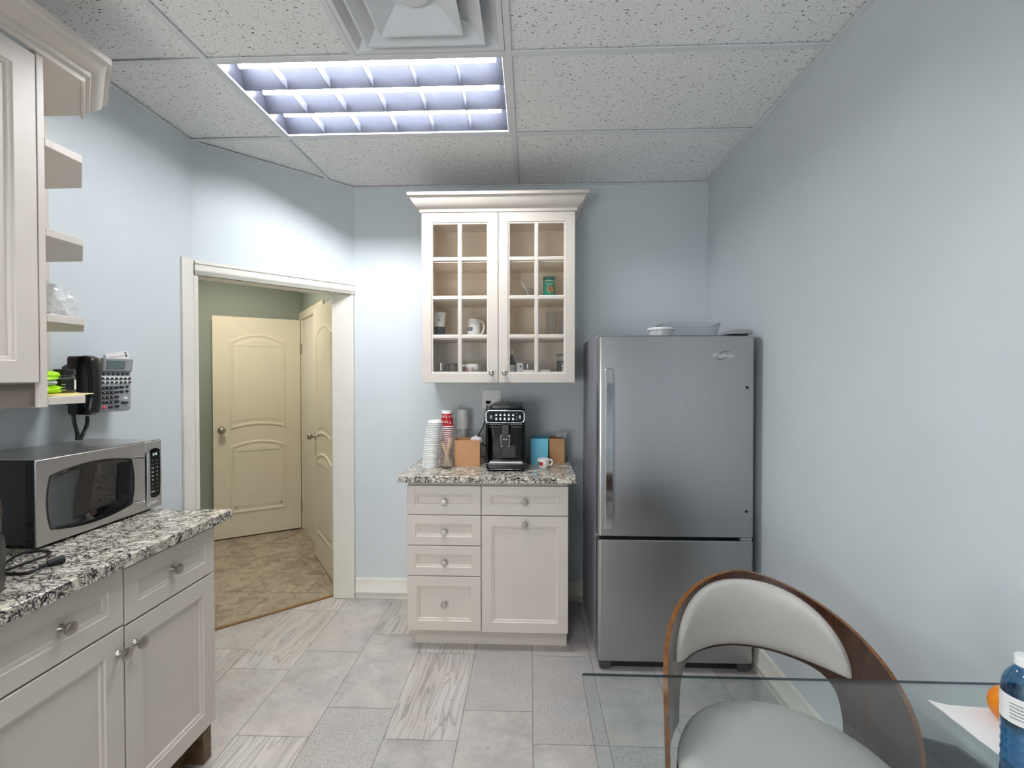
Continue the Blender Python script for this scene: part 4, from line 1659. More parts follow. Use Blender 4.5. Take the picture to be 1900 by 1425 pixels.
# open kraft box with sachets
def open_box(name, label, cat, origin, rotz, w, d, h, m_out, m_side, th=0.002):
    """front left corner at origin; the left side shows its own colour"""
    t = thing(name, label, cat, origin, rotz)
    R = ROOT[t.name]
    mb = MB(R)
    mb.box(0, w, 0, th, 0, h)
    mb.box(0, w, d - th, d, 0, h)
    mb.box(w - th, w, th, d - th, 0, h)
    mb.box(th, w - th, th, d - th, 0, th)
    mb.build('carton', m_out, t, bevel=0.0008)
    mb = MB(R)
    mb.box(-0.0006, th, 0.0005, d - 0.0005, 0, h)
    mb.build('side_panel', m_side, t, bevel=0.0006)
    return t


bx = open_box('kraft_box', 'kraft cardboard box with a red side, full of white sachets', 'box', (-0.443, 2.775, CT), 0.06, 0.150, 0.13, 0.153, 'kraft', 'red')
R = ROOT[bx.name]
mb = MB()
mb.loops([[(x, 0.0014 if k in (1, 2, 3) else 0.0, z) for x, z in rrect(-0.022, 0.022, 0, 0.075, 0.002)] for k in (0,)] + [[(x, 0.004, z) for x, z in rrect(-0.022, 0.022, 0, 0.075, 0.002)]])
sa0 = mb.build('sachet', 'paper', bevel=0.001)
tag(sa0, 'white paper sachet sticking out of the kraft box', 'sachet', 'white sachets in the kraft box')
for k, (u, v, ry, rz) in enumerate(((0.085, 0.03, 0.5, 0.1), (0.095, 0.045, 0.7, -0.2), (0.102, 0.055, 0.55, 0.15), (0.110, 0.07, 0.35, 0.0), (0.075, 0.07, 0.8, 0.2), (0.10, 0.085, 0.62, -0.1))):
    o = sa0 if k == 0 else dup(sa0)
    o.location = R @ Vector((u, v, 0.095))
    o.rotation_euler = (random.uniform(-.15, .15), ry, rz)

# the two boxes right of the machine
bx = open_box('carton_box', 'light blue paper carton between the coffee machine and the tan carton', 'box', (0.006, 2.880, CT), -0.04, 0.105, 0.14, 0.152, 'sky_card', 'dark_card')
R = ROOT[bx.name]
mb = MB(R)
mb.prism([(0.002, -0.0012), (0.10, -0.0012), (0.10, -0.0002), (0.002, -0.0002)], 0.045, 0.0463)
mb.box(0.004, 0.101, -0.0016, 0.0, 0.003, 0.045)
mb.build('front_flap', 'sky_card', bx, smooth=False)
bx = open_box('carton_box', 'tan cardboard carton at the right end of the coffee counter', 'box', (0.120, 2.900, CT), -0.03, 0.092, 0.13, 0.150, 'kraft2', 'dark_card')

# crumpled film bags
def crumple(name, m, c, rad, seed, label, cat, amp=0.35, sub=4, flat=None, planes=26):
    rnd = random.Random(seed)
    bm = bmesh.new()
    bmesh.ops.create_icosphere(bm, subdivisions=sub, radius=1.0)
    dirs = [Vector((rnd.gauss(0, 1), rnd.gauss(0, 1), rnd.gauss(0, 1))).normalized() for _ in range(planes)]
    offs = [rnd.uniform(0.45, 0.95) for _ in dirs]
    for v in bm.verts:
        n = v.co.normalized()
        r = min([1.25] + [o_ / max(1e-3, n.dot(d_)) for d_, o_ in zip(dirs, offs) if n.dot(d_) > 0.05])
        r *= 1 + amp * (0.20 * sin(13 * n.x + 5 * n.z + seed) * sin(11 * n.y - 7 * n.z) + 0.16 * abs(sin(9 * n.z + 6 * n.x * n.y * 4 + seed)) + 0.05 * rnd.uniform(-1, 1))
        v.co = n * r
    mb = MB()
    mb.bm.free()
    mb.bm = bm
    for v in bm.verts:
        v.co = Vector((c[0] + v.co.x * rad[0], c[1] + v.co.y * rad[1], c[2] + v.co.z * rad[2]))
        if flat is not None and v.co.z < flat:
            v.co.z = flat
    o = mb.build(name, m, smooth=True, angle=18)
    return tag(o, label, cat)


crumple('plastic_bag', 'film', (0.200, 2.985, 1.112), (0.058, 0.030, 0.034), 5, 'crumpled clear plastic film on top of the tan carton', 'plastic bag', flat=None)

# espresso cup on the counter
t = thing('espresso_cup', 'small white espresso cup with a red and green mark, in front of the blue carton', 'cup', (0.077, 2.735, CT))
R = ROOT[t.name]
mb = MB(R)
mb.lathe([(0.022, 0), (0.024, 0.002), (0.025, 0.006), (0.029, 0.010), (0.033, 0.018), (0.0345, 0.030), (0.0345, 0.056), (0.0325, 0.057), (0.031, 0.03), (0.027, 0.012), (0.001, 0.009), (0.001, 0.0005)], seg=32)
mb.build('bowl', 'ceramic', t, angle=50)
mb = MB(R)
mb.tube(smooth_path([(0.032, 0.0, 0.047), (0.046, 0.0, 0.048), (0.053, 0.0, 0.038), (0.048, 0.0, 0.024), (0.033, 0.0, 0.019)]), 0.0042, 8)
mb.build('handle', 'ceramic', t)


def patch(parent, cx_, cy_, z0, z1, r0, r1, a0, a1, m, name='printed_mark', n=8):
    mb = MB()
    A = [a0 + (a1 - a0) * i / n for i in range(n + 1)]
    lo = [(cx_ + (r0 + .0004) * cos(a), cy_ + (r0 + .0004) * sin(a), z0) for a in A] + [(cx_ + (r0 - .0004) * cos(a), cy_ + (r0 - .0004) * sin(a), z0) for a in reversed(A)]
    hi = [(cx_ + (r1 + .0004) * cos(a), cy_ + (r1 + .0004) * sin(a), z1) for a in A] + [(cx_ + (r1 - .0004) * cos(a), cy_ + (r1 - .0004) * sin(a), z1) for a in reversed(A)]
    mb.loops([lo, hi])
    return mb.build(name, m, parent)


patch(t, 0.077, 2.735, CT + 0.020, CT + 0.042, 0.0339, 0.0347, -pi / 2 - 0.66, -pi / 2 - 0.02, 'red')
patch(t, 0.077, 2.735, CT + 0.020, CT + 0.042, 0.0339, 0.0347, -pi / 2 - 1.1, -pi / 2 - 0.70, 'green_can')

# ------------------------------------------------------------------ contents of the glazed cabinet
S0, S1, S2 = z0 + 0.0, 0, 0
S0 = 1.4625
S1, S2 = SH[0] + 0.0095, SH[1] + 0.0095


def mug(x, y, z, r, h, label, ang=0.0, name='mug'):
    t = thing(name, label, 'mug', (x, y, z))
    R = ROOT[t.name]
    mb = MB(R)
    mb.lathe([(r * 0.94, 0), (r, 0.003), (r, h - 0.002), (r - 0.0015, h), (r - 0.0035, h - 0.001), (r - 0.0045, 0.008), (0.001, 0.007), (0.001, 0.001)], seg=30)
    mb.build('bowl', 'ceramic', t, angle=50)
    mb = MB(R @ Matrix.Rotation(ang, 4, 'Z'))
    mb.tube(smooth_path([(r - 0.002, 0, h * 0.86), (r + 0.018, 0, h * 0.88), (r + 0.030, 0, h * 0.64), (r + 0.026, 0, h * 0.36), (r + 0.008, 0, h * 0.16), (r - 0.002, 0, h * 0.15)]), 0.0052, 8)
    mb.build('handle', 'ceramic', t)
    return t


x, y = -0.560, 2.93
t = thing('travel_cup', 'tall white cup with a dark lower band and small logo in the left glazed door', 'cup', (x, y, S1))
R = ROOT[t.name]
mb = MB(R)
mb.lathe([(0.031, 0.06), (0.041, 0.150), (0.043, 0.151), (0.043, 0.155), (0.040, 0.155), (0.030, 0.062), (0.001, 0.062), (0.001, 0.06)], seg=30)
mb.build('cup_wall', 'ceramic', t)
mb = MB(R)
mb.lathe([(0.027, 0), (0.0285, 0.002), (0.0335, 0.066), (0.001, 0.066), (0.001, 0.0)], seg=30)
mb.build('dark_band', 'slate', t)
flip_round('CREMA', 0.010, x, y, S1 + 0.130, 0.0392, -pi / 2 + 0.1, t, 'navy', up=True)
flip_round('&', 0.026, x, y, S1 + 0.108, 0.0370, -pi / 2 + 0.1, t, 'navy', up=True)

t = mug(-0.347, 2.93, S1, 0.040, 0.112, 'white mug with a blue printed mark in the left glazed door', -0.35)
patch(t, -0.347, 2.93, S1 + 0.040, S1 + 0.062, 0.0401, 0.0401, -pi / 2 - 1.1, -pi / 2 - 0.05, 'navy')
flip_round('BANK', 0.010, -0.347, 2.93, S1 + 0.056, 0.0405, -pi / 2 - 0.55, t, 'ceramic', up=True)
flip_round('CITY', 0.010, -0.347, 2.93, S1 + 0.046, 0.0405, -pi / 2 - 0.55, t, 'ceramic', up=True)
t = mug(-0.352, 2.90, S0, 0.040, 0.094, 'white mug printed M60 in red on the bottom of the glazed cabinet', pi + 0.4)
flip_round('M60', 0.040, -0.352, 2.90, S0 + 0.058, 0.0400, -pi / 2 - 0.50, t, 'red', up=True)
flip_round('Nat', 0.026, -0.352, 2.90, S0 + 0.056, 0.0400, -pi / 2 + 0.72, t, 'slate', up=True)


def tumbler(x, y, z, r, h, label, name='tumbler', group=None, m='tumbler'):
    mb = MB()
    mb.lathe([(r * 0.86, 0), (r * 0.9, 0.002), (r, h), (r - 0.0018, h), (r * 0.86 - 0.001, 0.008), (0.001, 0.008), (0.001, 0.0005)], (x, y, z), 28)
    return tag(mb.build(name, m), label, 'glass', group)


tumbler(-0.548, 2.93, S0, 0.036, 0.10, 'clear drinking glass at the bottom left of the glazed cabinet')
mb = MB()
mb.lathe([(0.050, 0.002), (0.062, 0.005), (0.062, 0.008), (0.046, 0.004), (0.001, 0.003), (0.001, 0.0), (0.040, 0.0)], (-0.555, 2.855, S0 + 0.03), 30)
mb.lathe([(0.034, 0.0), (0.036, 0.032), (0.001, 0.032), (0.001, 0.0)], (-0.555, 2.855, S0), 20)
tag(mb.build('dish', plain('blue_glaze', (92, 108, 168), 0.2)), 'blue rimmed dish in front of the glass at the bottom left of the cabinet', 'dish')
mb = MB()
mb.lathe([(0.028, 0), (0.031, 0.004), (0.031, 0.096), (0.028, 0.1), (0.001, 0.1), (0.001, 0)], (-0.472, 2.91, S0), 24)
tflor = NT('floral_tin')
vv = tflor.coord()
tflor.base(tflor.ramp(tflor.noise(vv, 90, 3), [(0.35, lin(40, 62, 48)), (0.48, lin(84, 96, 74)), (0.55, lin(150, 92, 96)), (0.65, lin(46, 60, 56))]))
tag(mb.build('patterned_tin', tflor.m), 'dark green flowered tin between the glass and the M60 mug', 'tin')


def bottle(x, y, z, r, h, label, cap, body='black_gloss'):
    t = thing('bottle', label, 'bottle', (x, y, z))
    R = ROOT[t.name]
    mb = MB(R)
    mb.lathe([(r * 0.9, 0), (r, 0.003), (r, h * 0.56), (r * 0.8, h * 0.66), (r * 0.42, h * 0.76), (r * 0.40, h * 0.88), (0.001, h * 0.88)], seg=24)
    mb.build('body', body, t, angle=50)
    mb = MB(R)
    mb.lathe([(r * 0.5, h * 0.86), (r * 0.5, h), (0.001, h), (0.001, h * 0.885)], seg=18)
    mb.build('cap', cap, t)
    patch(t, x, y, z + h * 0.12, z + h * 0.5, r + 0.0003, r + 0.0003, -pi / 2 - 0.6, -pi / 2 + 1.0, 'paper', 'bottle_label')
    return t


bottle(-0.112, 2.93, S0, 0.023, 0.178, 'dark bottle with a white label and cream cap in the right glazed door', 'cream_card')
bottle(-0.250, 2.95, S0, 0.018, 0.160, 'slim dark bottle half hidden by the left door stile', 'black')


def carton(name, x0, x1, y0, y1, zz, h, label, m='paper', rot=0.0):
    t = thing(name, label, 'box', ((x0 + x1) / 2, (y0 + y1) / 2, zz), rot)
    mb = MB(ROOT[t.name])
    mb.box(-(x1 - x0) / 2, (x1 - x0) / 2, -(y1 - y0) / 2, (y1 - y0) / 2, 0, h)
    mb.build('carton', m, t, bevel=0.0008)
    return t


t = carton('small_box', -0.084, -0.045, 2.90, 2.95, S0, 0.100, 'small white box with a dark dot beside the dark bottle', 'paper', 0.12)
mb = MB(ROOT[t.name] @ Matrix.Translation((0.006, -0.0252, 0.078)))
mb.lathe([(0.006, -0.0004), (0.006, 0.0004)], seg=16, axis='y')
mb.build('printed_dot', 'black', t)
t = carton('medicine_box', -0.074, 0.026, 2.845, 2.885, S0, 0.056, 'flat white box with a red square lying in front of the dark bottle')
mb = MB(ROOT[t.name])
mb.box(-0.034, -0.014, -0.0205, -0.0199, 0.034, 0.050)
mb.build('printed_mark', 'red', t, smooth=False)
carton('small_box', 0.065, 0.120, 2.845, 2.885, S0, 0.057, 'low white box at the foot of the rightmost column of panes')
tumbler(-0.012, 2.95, S0, 0.022, 0.098, 'left one of two small clear shot glasses behind the flat white box', 'shot_glass')
tumbler(0.034, 2.95, S0, 0.022, 0.098, 'right one of two small clear shot glasses behind the flat white box', 'shot_glass')
tpat = NT('speckled_print_glass')
tpat.t.nodes.remove(tpat.bsdf)
vv = tpat.coord()
sp_ = tpat.ramp(tpat.voro(vv, 130), [(0.30, (1, 1, 1)), (0.36, (0, 0, 0))])
a_ = tpat.n('ShaderNodeBsdfTransparent')
a_.inputs[0].default_value = (0.8, 0.82, 0.82, 1)
b_ = tpat.n('ShaderNodeBsdfDiffuse')
b_.inputs[0].default_value = lin(96, 58, 52)
mx_ = tpat.n('ShaderNodeMixShader')
tpat.l(sp_, mx_.inputs[0])
tpat.l(a_.outputs[0], mx_.inputs[1])
tpat.l(b_.outputs[0], mx_.inputs[2])
tpat.l(mx_.outputs[0], tpat.out.inputs[0])
t = thing('patterned_glass', 'tall glass with a dark speckled print at the bottom right of the cabinet', 'glass', (0.205, 2.93, S0))
mb = MB(ROOT[t.name])
mb.lathe([(0.034, 0), (0.036, 0.002), (0.040, 0.155), (0.0385, 0.155), (0.034, 0.008), (0.001, 0.008), (0.001, 0.0005)], seg=28)
mb.build('bowl', 'tumbler', t)
mb = MB(ROOT[t.name])
mb.lathe([(0.0366, 0.01), (0.0396, 0.108), (0.0392, 0.108), (0.0362, 0.01)], seg=28, close=True)
mb.build('printed_band', tpat.m, t)
mb = MB(ROOT[t.name])
mb.lathe([(0.0398, 0.108), (0.0400, 0.112), (0.0396, 0.112), (0.0394, 0.108)], seg=28, close=True)
mb.lathe([(0.0410, 0.148), (0.0412, 0.153), (0.0408, 0.153), (0.0406, 0.148)], seg=28, close=True)
mb.build('dark_rings', 'slate', t)
tumbler(0.135, 2.95, S1, 0.038, 0.165, 'tall clear glass, left one of two on the middle shelf of the right door', 'tall_glass')
tumbler(0.215, 2.95, S1, 0.038, 0.165, 'tall clear glass, right one of two on the middle shelf of the right door', 'tall_glass')
t = thing('glass_cup', 'clear glass cup holding a white spoon on the upper shelf', 'cup', (-0.012, 2.94, S2))
R = ROOT[t.name]
mb = MB(R)
mb.lathe([(0.030, 0), (0.036, 0.004), (0.041, 0.070), (0.040, 0.072), (0.0385, 0.070), (0.033, 0.007), (0.001, 0.007), (0.001, 0.0005)], seg=28)
mb.build('bowl', 'tumbler', t)
mb = MB()
mb.tube([(-0.005, 2.935, S2 + 0.012), (-0.022, 2.93, S2 + 0.065), (-0.040, 2.925, S2 + 0.092), (-0.050, 2.922, S2 + 0.108)], [0.004, 0.003, 0.006, 0.005], 8)
o = mb.build('spoon', 'white_plastic')
tag(o, 'white plastic spoon leaning in the glass cup', 'spoon')
x, y = 0.118, 2.94
t = thing('nut_can', 'round teal green can with a picture of nuts on the upper shelf', 'can', (x, y, S2))
R = ROOT[t.name]
mb = MB(R)
mb.lathe([(0.0365, 0.004), (0.0365, 0.128), (0.001, 0.128), (0.001, 0.004)], seg=32)
mb.build('body', 'green_can', t)
mb = MB(R)
mb.lathe([(0.0375, 0.124), (0.0385, 0.126), (0.0385, 0.138), (0.036, 0.140), (0.001, 0.140), (0.001, 0.1285)], seg=32)
mb.build('lid', plain('dark_teal_lid', (16, 112, 96), 0.35), t)
mb = MB(R)
mb.lathe([(0.0368, 0), (0.0375, 0.001), (0.0375, 0.0039), (0.001, 0.0039), (0.001, 0)], seg=32)
mb.build('base_rim', 'nickel', t)
nut = NT('nut_picture')
vv = nut.coord()
nut.base(nut.ramp(nut.voro(vv, 110), [(0.1, lin(236, 200, 150)), (0.35, lin(206, 150, 92)), (0.6, lin(120, 76, 44))]))
mb = MB()
A = [2 * pi * i / 24 for i in range(24)]


def on_can(px, pz, rr_):
    a = -pi / 2 + px / 0.0365
    return (x + rr_ * cos(a), y + rr_ * sin(a), S2 + pz)


rows_ = []
for i in range(15):
    a = -pi / 2 + pi * i / 14
    px_, hh_ = 0.006 + 0.021 * sin(a), max(0.0004, 0.022 * cos(a))
    rows_.append([on_can(px_, 0.062 - hh_, 0.0361), on_can(px_, 0.062 - hh_, 0.0372), on_can(px_, 0.062 + hh_, 0.0372), on_can(px_, 0.062 + hh_, 0.0361)])
mb.loops(rows_)
mb.build('nut_picture', nut.m, t, smooth=False)
patch(t, x, y, S2 + 0.112, S2 + 0.115, 0.0368, 0.0368, -pi / 2 - 1.0, -pi / 2 + 1.0, 'white_plastic', 'printed_band', 12)
flip_round('Mixed', 0.013, x, y, S2 + 0.093, 0.0372, -pi / 2 + 0.05, t, 'white_plastic', up=True)
flip_round('NUTS', 0.012, x, y, S2 + 0.024, 0.0372, -pi / 2 + 0.55, t, 'white_plastic', up=True)
flip_round('g', 0.014, x, y, S2 + 0.020, 0.0372, -pi / 2 - 0.75, t, 'white_plastic', up=True)

# ------------------------------------------------------------------ things on the open corner shelves
ZB = SZ[0] + 0.0245
mb = MB()
mb.prism([(-1.70, 1.40), (-1.462, 1.40), (-1.462, 1.47), (-1.560, 1.640), (-1.70, 1.660)], ZB, ZB + 0.003)
o = mb.build('card_sheet', 'cream_card', bevel=0.0006)
tag(o, 'pale yellow card sheet lying on the lowest corner shelf, its corner sticking out', 'card')
mb = MB()
mb.prism([(-1.72, 1.42), (-1.50, 1.40), (-1.48, 1.46), (-1.60, 1.625), (-1.73, 1.63)], ZB + 0.0034, ZB + 0.006)
o = mb.build('paper_pad', plain('yellow_paper', (240, 220, 130), 0.7), bevel=0.0006)
tag(o, 'thin yellow paper pad under the neon green packet', 'paper')
t = thing('jar', 'glass jar with a black lid and dark label on the lowest corner shelf', 'jar', (-1.575, 1.548, ZB + 0.0062))
R = ROOT[t.name]
mb = MB(R)
mb.lathe([(0.027, 0), (0.0285, 0.003), (0.0285, 0.052), (0.024, 0.058), (0.024, 0.062), (0.001, 0.062), (0.001, 0)], seg=28)
mb.build('body', 'tumbler', t)
mb = MB(R)
mb.lathe([(0.0262, 0.001), (0.0262, 0.040), (0.001, 0.040), (0.001, 0.001)], seg=24)
mb.build('contents', plain('dark_instant_powder', (48, 40, 38), 0.8), t)
mb = MB(R)
mb.lathe([(0.027, 0.0605), (0.0285, 0.062), (0.0285, 0.078), (0.027, 0.0795), (0.001, 0.0795), (0.001, 0.0625)], seg=28)
mb.build('lid', 'black', t)
patch(t, -1.575, 1.548, ZB + 0.0062 + 0.010, ZB + 0.0062 + 0.046, 0.0289, 0.0289, -1.9, 0.2, 'black', 'jar_label', 12)
patch(t, -1.575, 1.548, ZB + 0.0062 + 0.012, ZB + 0.0062 + 0.044, 0.0289, 0.0289, 0.22, 0.8, 'paper', 'white_label', 6)
for k, w in enumerate((0.012, 0.008, 0.010)):
    mm = MB(frame((-1.575 + 0.0293 * cos(-0.85), 1.548 + 0.0293 * sin(-0.85), ZB + 0.016 + 0.009 * k), (-sin(-0.85), cos(-0.85), 0)))
    mm.box(-w / 2, w / 2, -0.0003, 0.0003, 0, 0.0022)
    mm.build('label_line', 'white_plastic', t, smooth=False)
t = thing('sponge_pack', 'neon green packet with a clear band on the lowest corner shelf', 'packet', (-1.575, 1.462, ZB + 0.0062))


def lump(c, rad, seed, amp=0.3):
    rnd = random.Random(seed)
    bm = bmesh.new()
    bmesh.ops.create_icosphere(bm, subdivisions=3, radius=1.0)
    for v in bm.verts:
        n = v.co.normalized()
        e = (abs(n.x) ** 4 + abs(n.y) ** 4 + abs(n.z) ** 4) ** (-1 / 4)
        v.co = n * e * (1 + 0.10 * sin(9 * n.x + seed) * cos(8 * n.z + 2 * seed) + 0.03 * rnd.uniform(-1, 1))
        v.co = Vector((c[0] + v.co.x * rad[0], c[1] + v.co.y * rad[1], max(c[2] - rad[2], c[2] + v.co.z * rad[2])))
    mb = MB()
    mb.bm.free()
    mb.bm = bm
    return mb


zz = ZB + 0.0064
lump((-1.575, 1.462, zz + 0.0145), (0.050, 0.040, 0.0140), 2).build('lower_sponge', 'neon', t, angle=40)
lump((-1.575, 1.455, zz + 0.058), (0.050, 0.042, 0.0165), 4).build('upper_sponge', 'neon', t, angle=40)
lump((-1.575, 1.455, zz + 0.036), (0.046, 0.036, 0.010), 6).build('clear_band', plain('pale_lilac_film', (214, 214, 228), 0.3), t, angle=40)
zs = SZ[1] + 0.024
crumple('plastic_bag', 'film', (-1.585, 1.515, zs + 0.066), (0.095, 0.128, 0.088), 11, 'crumpled clear plastic bag on the second corner shelf from below', 'plastic bag', amp=0.45, flat=zs + 0.001, planes=44)
bpy.data.objects['plastic_bag.001'].data.materials[0] = clear('crinkled_plastic_bag', (0.94, 0.95, 0.96, 1), 1.0, 0.16, 0.18, haze=0.34)
crumple('paper_tissue', 'paper', (-1.595, 1.50, zs + 0.026), (0.026, 0.036, 0.018), 21, 'white crumpled tissue inside the clear plastic bag', 'tissue', flat=zs + 0.0015)

# ------------------------------------------------------------------ wall telephone
pf = frame((-1.715, 0, 0), (0, 1, 0))
t = thing('telephone', 'grey desk telephone with a black handset mounted on the left wall', 'telephone', (-1.79, 1.86, 1.335))
mb = MB(pf)
mb.loops([[(u, 0.084, w) for u, w in rrect(1.76, 1.96, 1.37, 1.52, 0.01)], [(u, 0.03, w) for u, w in rrect(1.75, 1.97, 1.35, 1.54, 0.01)]])
mb.build('wall_bracket', 'dark_grey', t, angle=40)
mb = MB(pf)
out = rrect(1.742, 1.978, 1.335, 1.552, 0.014)
# lower edge swells slightly
out = [(u, w - (0.006 * (1 - ((u - 1.86) / 0.12) ** 2) if w < 1.36 else 0)) for u, w in out]
mb.loops([[(u, 0.0295, w) for u, w in offset_poly(out, 0.004)], [(u, 0.010, w) for u, w in out], [(u, 0.002, w) for u, w in out], [(u, 0.0, w) for u, w in offset_poly(out, 0.003)]])
mb.build('body', 'grey_plastic', t, angle=40)
mb = MB(pf)
mb.loops([[(1.832, 0.001, 1.497), (1.977, 0.001, 1.497), (1.977, 0.001, 1.553), (1.832, 0.001, 1.553)],
          [(1.834, -0.010, 1.500), (1.975, -0.010, 1.500), (1.975, -0.016, 1.552), (1.834, -0.016, 1.552)]])
hd = mb.build('display_housing', 'grey_plastic', t, bevel=0.003)
mb = MB(pf)
mb.loops([[(1.847, -0.0108, 1.508), (1.934, -0.0108, 1.508), (1.934, -0.0155, 1.543), (1.847, -0.0155, 1.543)],
          [(1.847, -0.0125, 1.508), (1.934, -0.0125, 1.508), (1.934, -0.0172, 1.543), (1.847, -0.0172, 1.543)]])
mb.build('lcd_screen', 'lcd', hd, bevel=0.0006)
mb = MB(pf)
mb.box(1.806, 1.831, -0.003, 0.001, 1.499, 1.549)
mb.build('paper_label', 'tan', t, smooth=False)
for w in (1.473, 1.456):
    mb = MB(pf)
    mb.box(1.835, 1.972, -0.0012, 0.001, w - 0.0055, w + 0.0055)
    mb.build('label_strip', 'white_plastic', t, smooth=False)
key = None


def add_key(u, w, wu, hw_, m, parent=t):
    mb = MB(pf)
    mb.loops([[(uu, 0.0005, ww) for uu, ww in rrect(u - wu, u + wu, w - hw_, w + hw_, min(wu, hw_) * 0.8, 3)],
              [(uu, -0.004, ww) for uu, ww in rrect(u - wu, u + wu, w - hw_, w + hw_, min(wu, hw_) * 0.8, 3)],
              [(uu, -0.0052, ww) for uu, ww in rrect(u - wu * .8, u + wu * .8, w - hw_ * .8, w + hw_ * .8, min(wu, hw_) * 0.6, 3)]])
    return mb.build('key', m, parent)


for i in range(6):
    add_key(1.846 + i * 0.0225, 1.489, 0.0058, 0.0042, 'black')
for w in (1.470, 1.454):
    for i in range(7):
        add_key(1.841 + i * 0.0212, w, 0.0058, 0.0040, 'black')
for r in range(4):
    for c_ in range(3):
        kx = add_key(1.846 + c_ * 0.0185, 1.432 - r * 0.0195, 0.0078, 0.0068, 'black')
        text('123456789*0#'[r * 3 + c_], 0.009, pf @ Matrix.Translation((1.847 + c_ * 0.0185, -0.0054, 1.432 - r * 0.0195)), 'white_plastic', kx, 'lettering', ext=0.0002)
for r in range(4):
    add_key(1.905, 1.433 - r * 0.0195, 0.0095, 0.0048, 'black')
for r in range(2):
    add_key(1.930, 1.434 - r * 0.0195, 0.0095, 0.0048, 'black')
    add_key(1.956, 1.435 - r * 0.0195, 0.0055, 0.0050, 'black')
add_key(1.848, 1.353, 0.0095, 0.0050, 'pink')
add_key(1.876, 1.353, 0.0095, 0.0050, 'black')
add_key(1.905, 1.354, 0.0095, 0.0050, 'black')
add_key(1.944, 1.368, 0.016, 0.0042, 'black')
mb = MB(pf)
mb.box(1.940, 1.960, -0.0012, 0.0005, 1.383, 1.391)
mb.build('name_tag', 'white_plastic', t, smooth=False)
# cradle and handset
mb = MB(pf)
mb.loops([[(u, 0.030, w) for u, w in rrect(1.727, 1.80, 1.332, 1.556, 0.012)], [(u, -0.004, w) for u, w in rrect(1.729, 1.80, 1.332, 1.556, 0.012)]])
mb.build('cradle', 'black', t, angle=40)
mb = MB(pf)
rings = []
NN = 22
for i in range(NN + 1):
    s = i / NN
    w = 1.330 + 0.228 * s
    ends = abs(2 * s - 1)
    grip = 1 - ends ** 3
    d0 = -0.006 - 0.020 * grip                  # underside lifts off the cradle in the middle
    d1 = -0.044 - 0.012 * grip
    hwid = (0.0235 if ends > 0.62 else 0.0235 - 0.004 * (1 - ends / 0.62)) * (1 - max(0, ends - 0.88) ** 1.2 * 3.0)
    if ends > 0.9:
        k = (ends - 0.9) / 0.1
        d1 = d1 + 0.016 * k * k
    cu_ = 1.765
    sec = []
    for j in range(16):
        a = 2 * pi * j / 16
        k = (abs(cos(a)) ** 3 + abs(sin(a)) ** 3) ** (-1 / 3)
        sec.append((cu_ + hwid * k * cos(a), (d0 + d1) / 2 + (d1 - d0) / 2 * k * sin(a), w))
    rings.append(sec)
mb.loops(rings)
mb.build('handset', 'black', t, angle=45)
mb = MB()


def coil(P, r, wire, turns):
    Pp = [Vector(p) for p in smooth_path(P, 10)]
    n = turns * 10
    pts = []
    for i in range(n + 1):
        s = i / n * (len(Pp) - 1)
        k = min(int(s), len(Pp) - 2)
        p = Pp[k].lerp(Pp[k + 1], s - k)
        d = (Pp[k + 1] - Pp[k]).normalized()
        a = d.cross(Vector((1, 0, 0.2))).normalized()
        b = d.cross(a)
        an = 2 * pi * turns * i / n
        pts.append(p + r * (a * cos(an) + b * sin(an)))
    mb.tube(pts, wire, 6)


coil([(-1.708, 1.768, 1.322), (-1.718, 1.775, 1.29), (-1.722, 1.762, 1.255), (-1.722, 1.752, 1.2355)], 0.0052, 0.0021, 24)
coil([(-1.735, 1.738, 1.340), (-1.735, 1.742, 1.30), (-1.730, 1.748, 1.26), (-1.727, 1.745, 1.2355)], 0.0052, 0.0021, 26)
mb.build('coiled_cord', 'black_matt', t)
mb = MB(frame((-1.792, 2.005, 1.555), (0, 1, 0.16), (0, -0.16, 1)))
mb.box(-0.062, 0.055, 0.0, 0.0012, -0.03, 0.030)
cd = mb.build('paper_card', 'paper', smooth=False)
tag(cd, 'white paper card with a red line tucked behind the telephone', 'card')
fc = frame((-1.792, 2.005, 1.555), (0, 1, 0.16), (0, -0.16, 1))
mb = MB(fc)
mb.box(-0.045, 0.030, -0.0004, 0.0, 0.010, 0.0115)
mb.box(-0.020, 0.020, -0.0004, 0.0, -0.002, -0.0005)
mb.build('red_line', 'red', cd, smooth=False)
mb = MB(fc)
mb.lathe([(0.0045, -0.0005), (0.0045, 0.0)], (0.038, 0, 0.022), 12, axis='y')
mb.lathe([(0.0055, -0.0005), (0.0055, 0.0)], (0.040, 0, 0.010), 12, axis='y')
mb.build('printed_mark', 'black', cd, smooth=False)

# ------------------------------------------------------------------ glass table
t = thing('dining_table', 'clear glass dining table against the right wall, in front of the chair', 'table', (0.637, 0.5, 0))
TX0, TX1, TY0, TY1 = 0.128, 1.1455, -0.15, 1.158
mb = MB()
mb.loops([rr(TX0, TX1, TY0, TY1, 0.7435, 0.006), rr(TX0, TX1, TY0, TY1, 0.750, 0.006)], mis=[1, 1])
for f in mb.bm.faces:
    if abs(f.normal.z) > 0.5 or len(f.verts) > 4:
        f.material_index = 0
mb.build('tabletop', ['table_glass', 'glass_edge'], t, smooth=False)
for x in (0.24, 1.03):
    for y in (0.0, 0.76):
        mb = MB()
        mb.lathe([(0.030, 0), (0.030, 0.010), (0.022, 0.012), (0.022, 0.725), (0.035, 0.732), (0.035, 0.743)], (x, y, 0), 24)
        mb.build('leg', 'chrome', t)

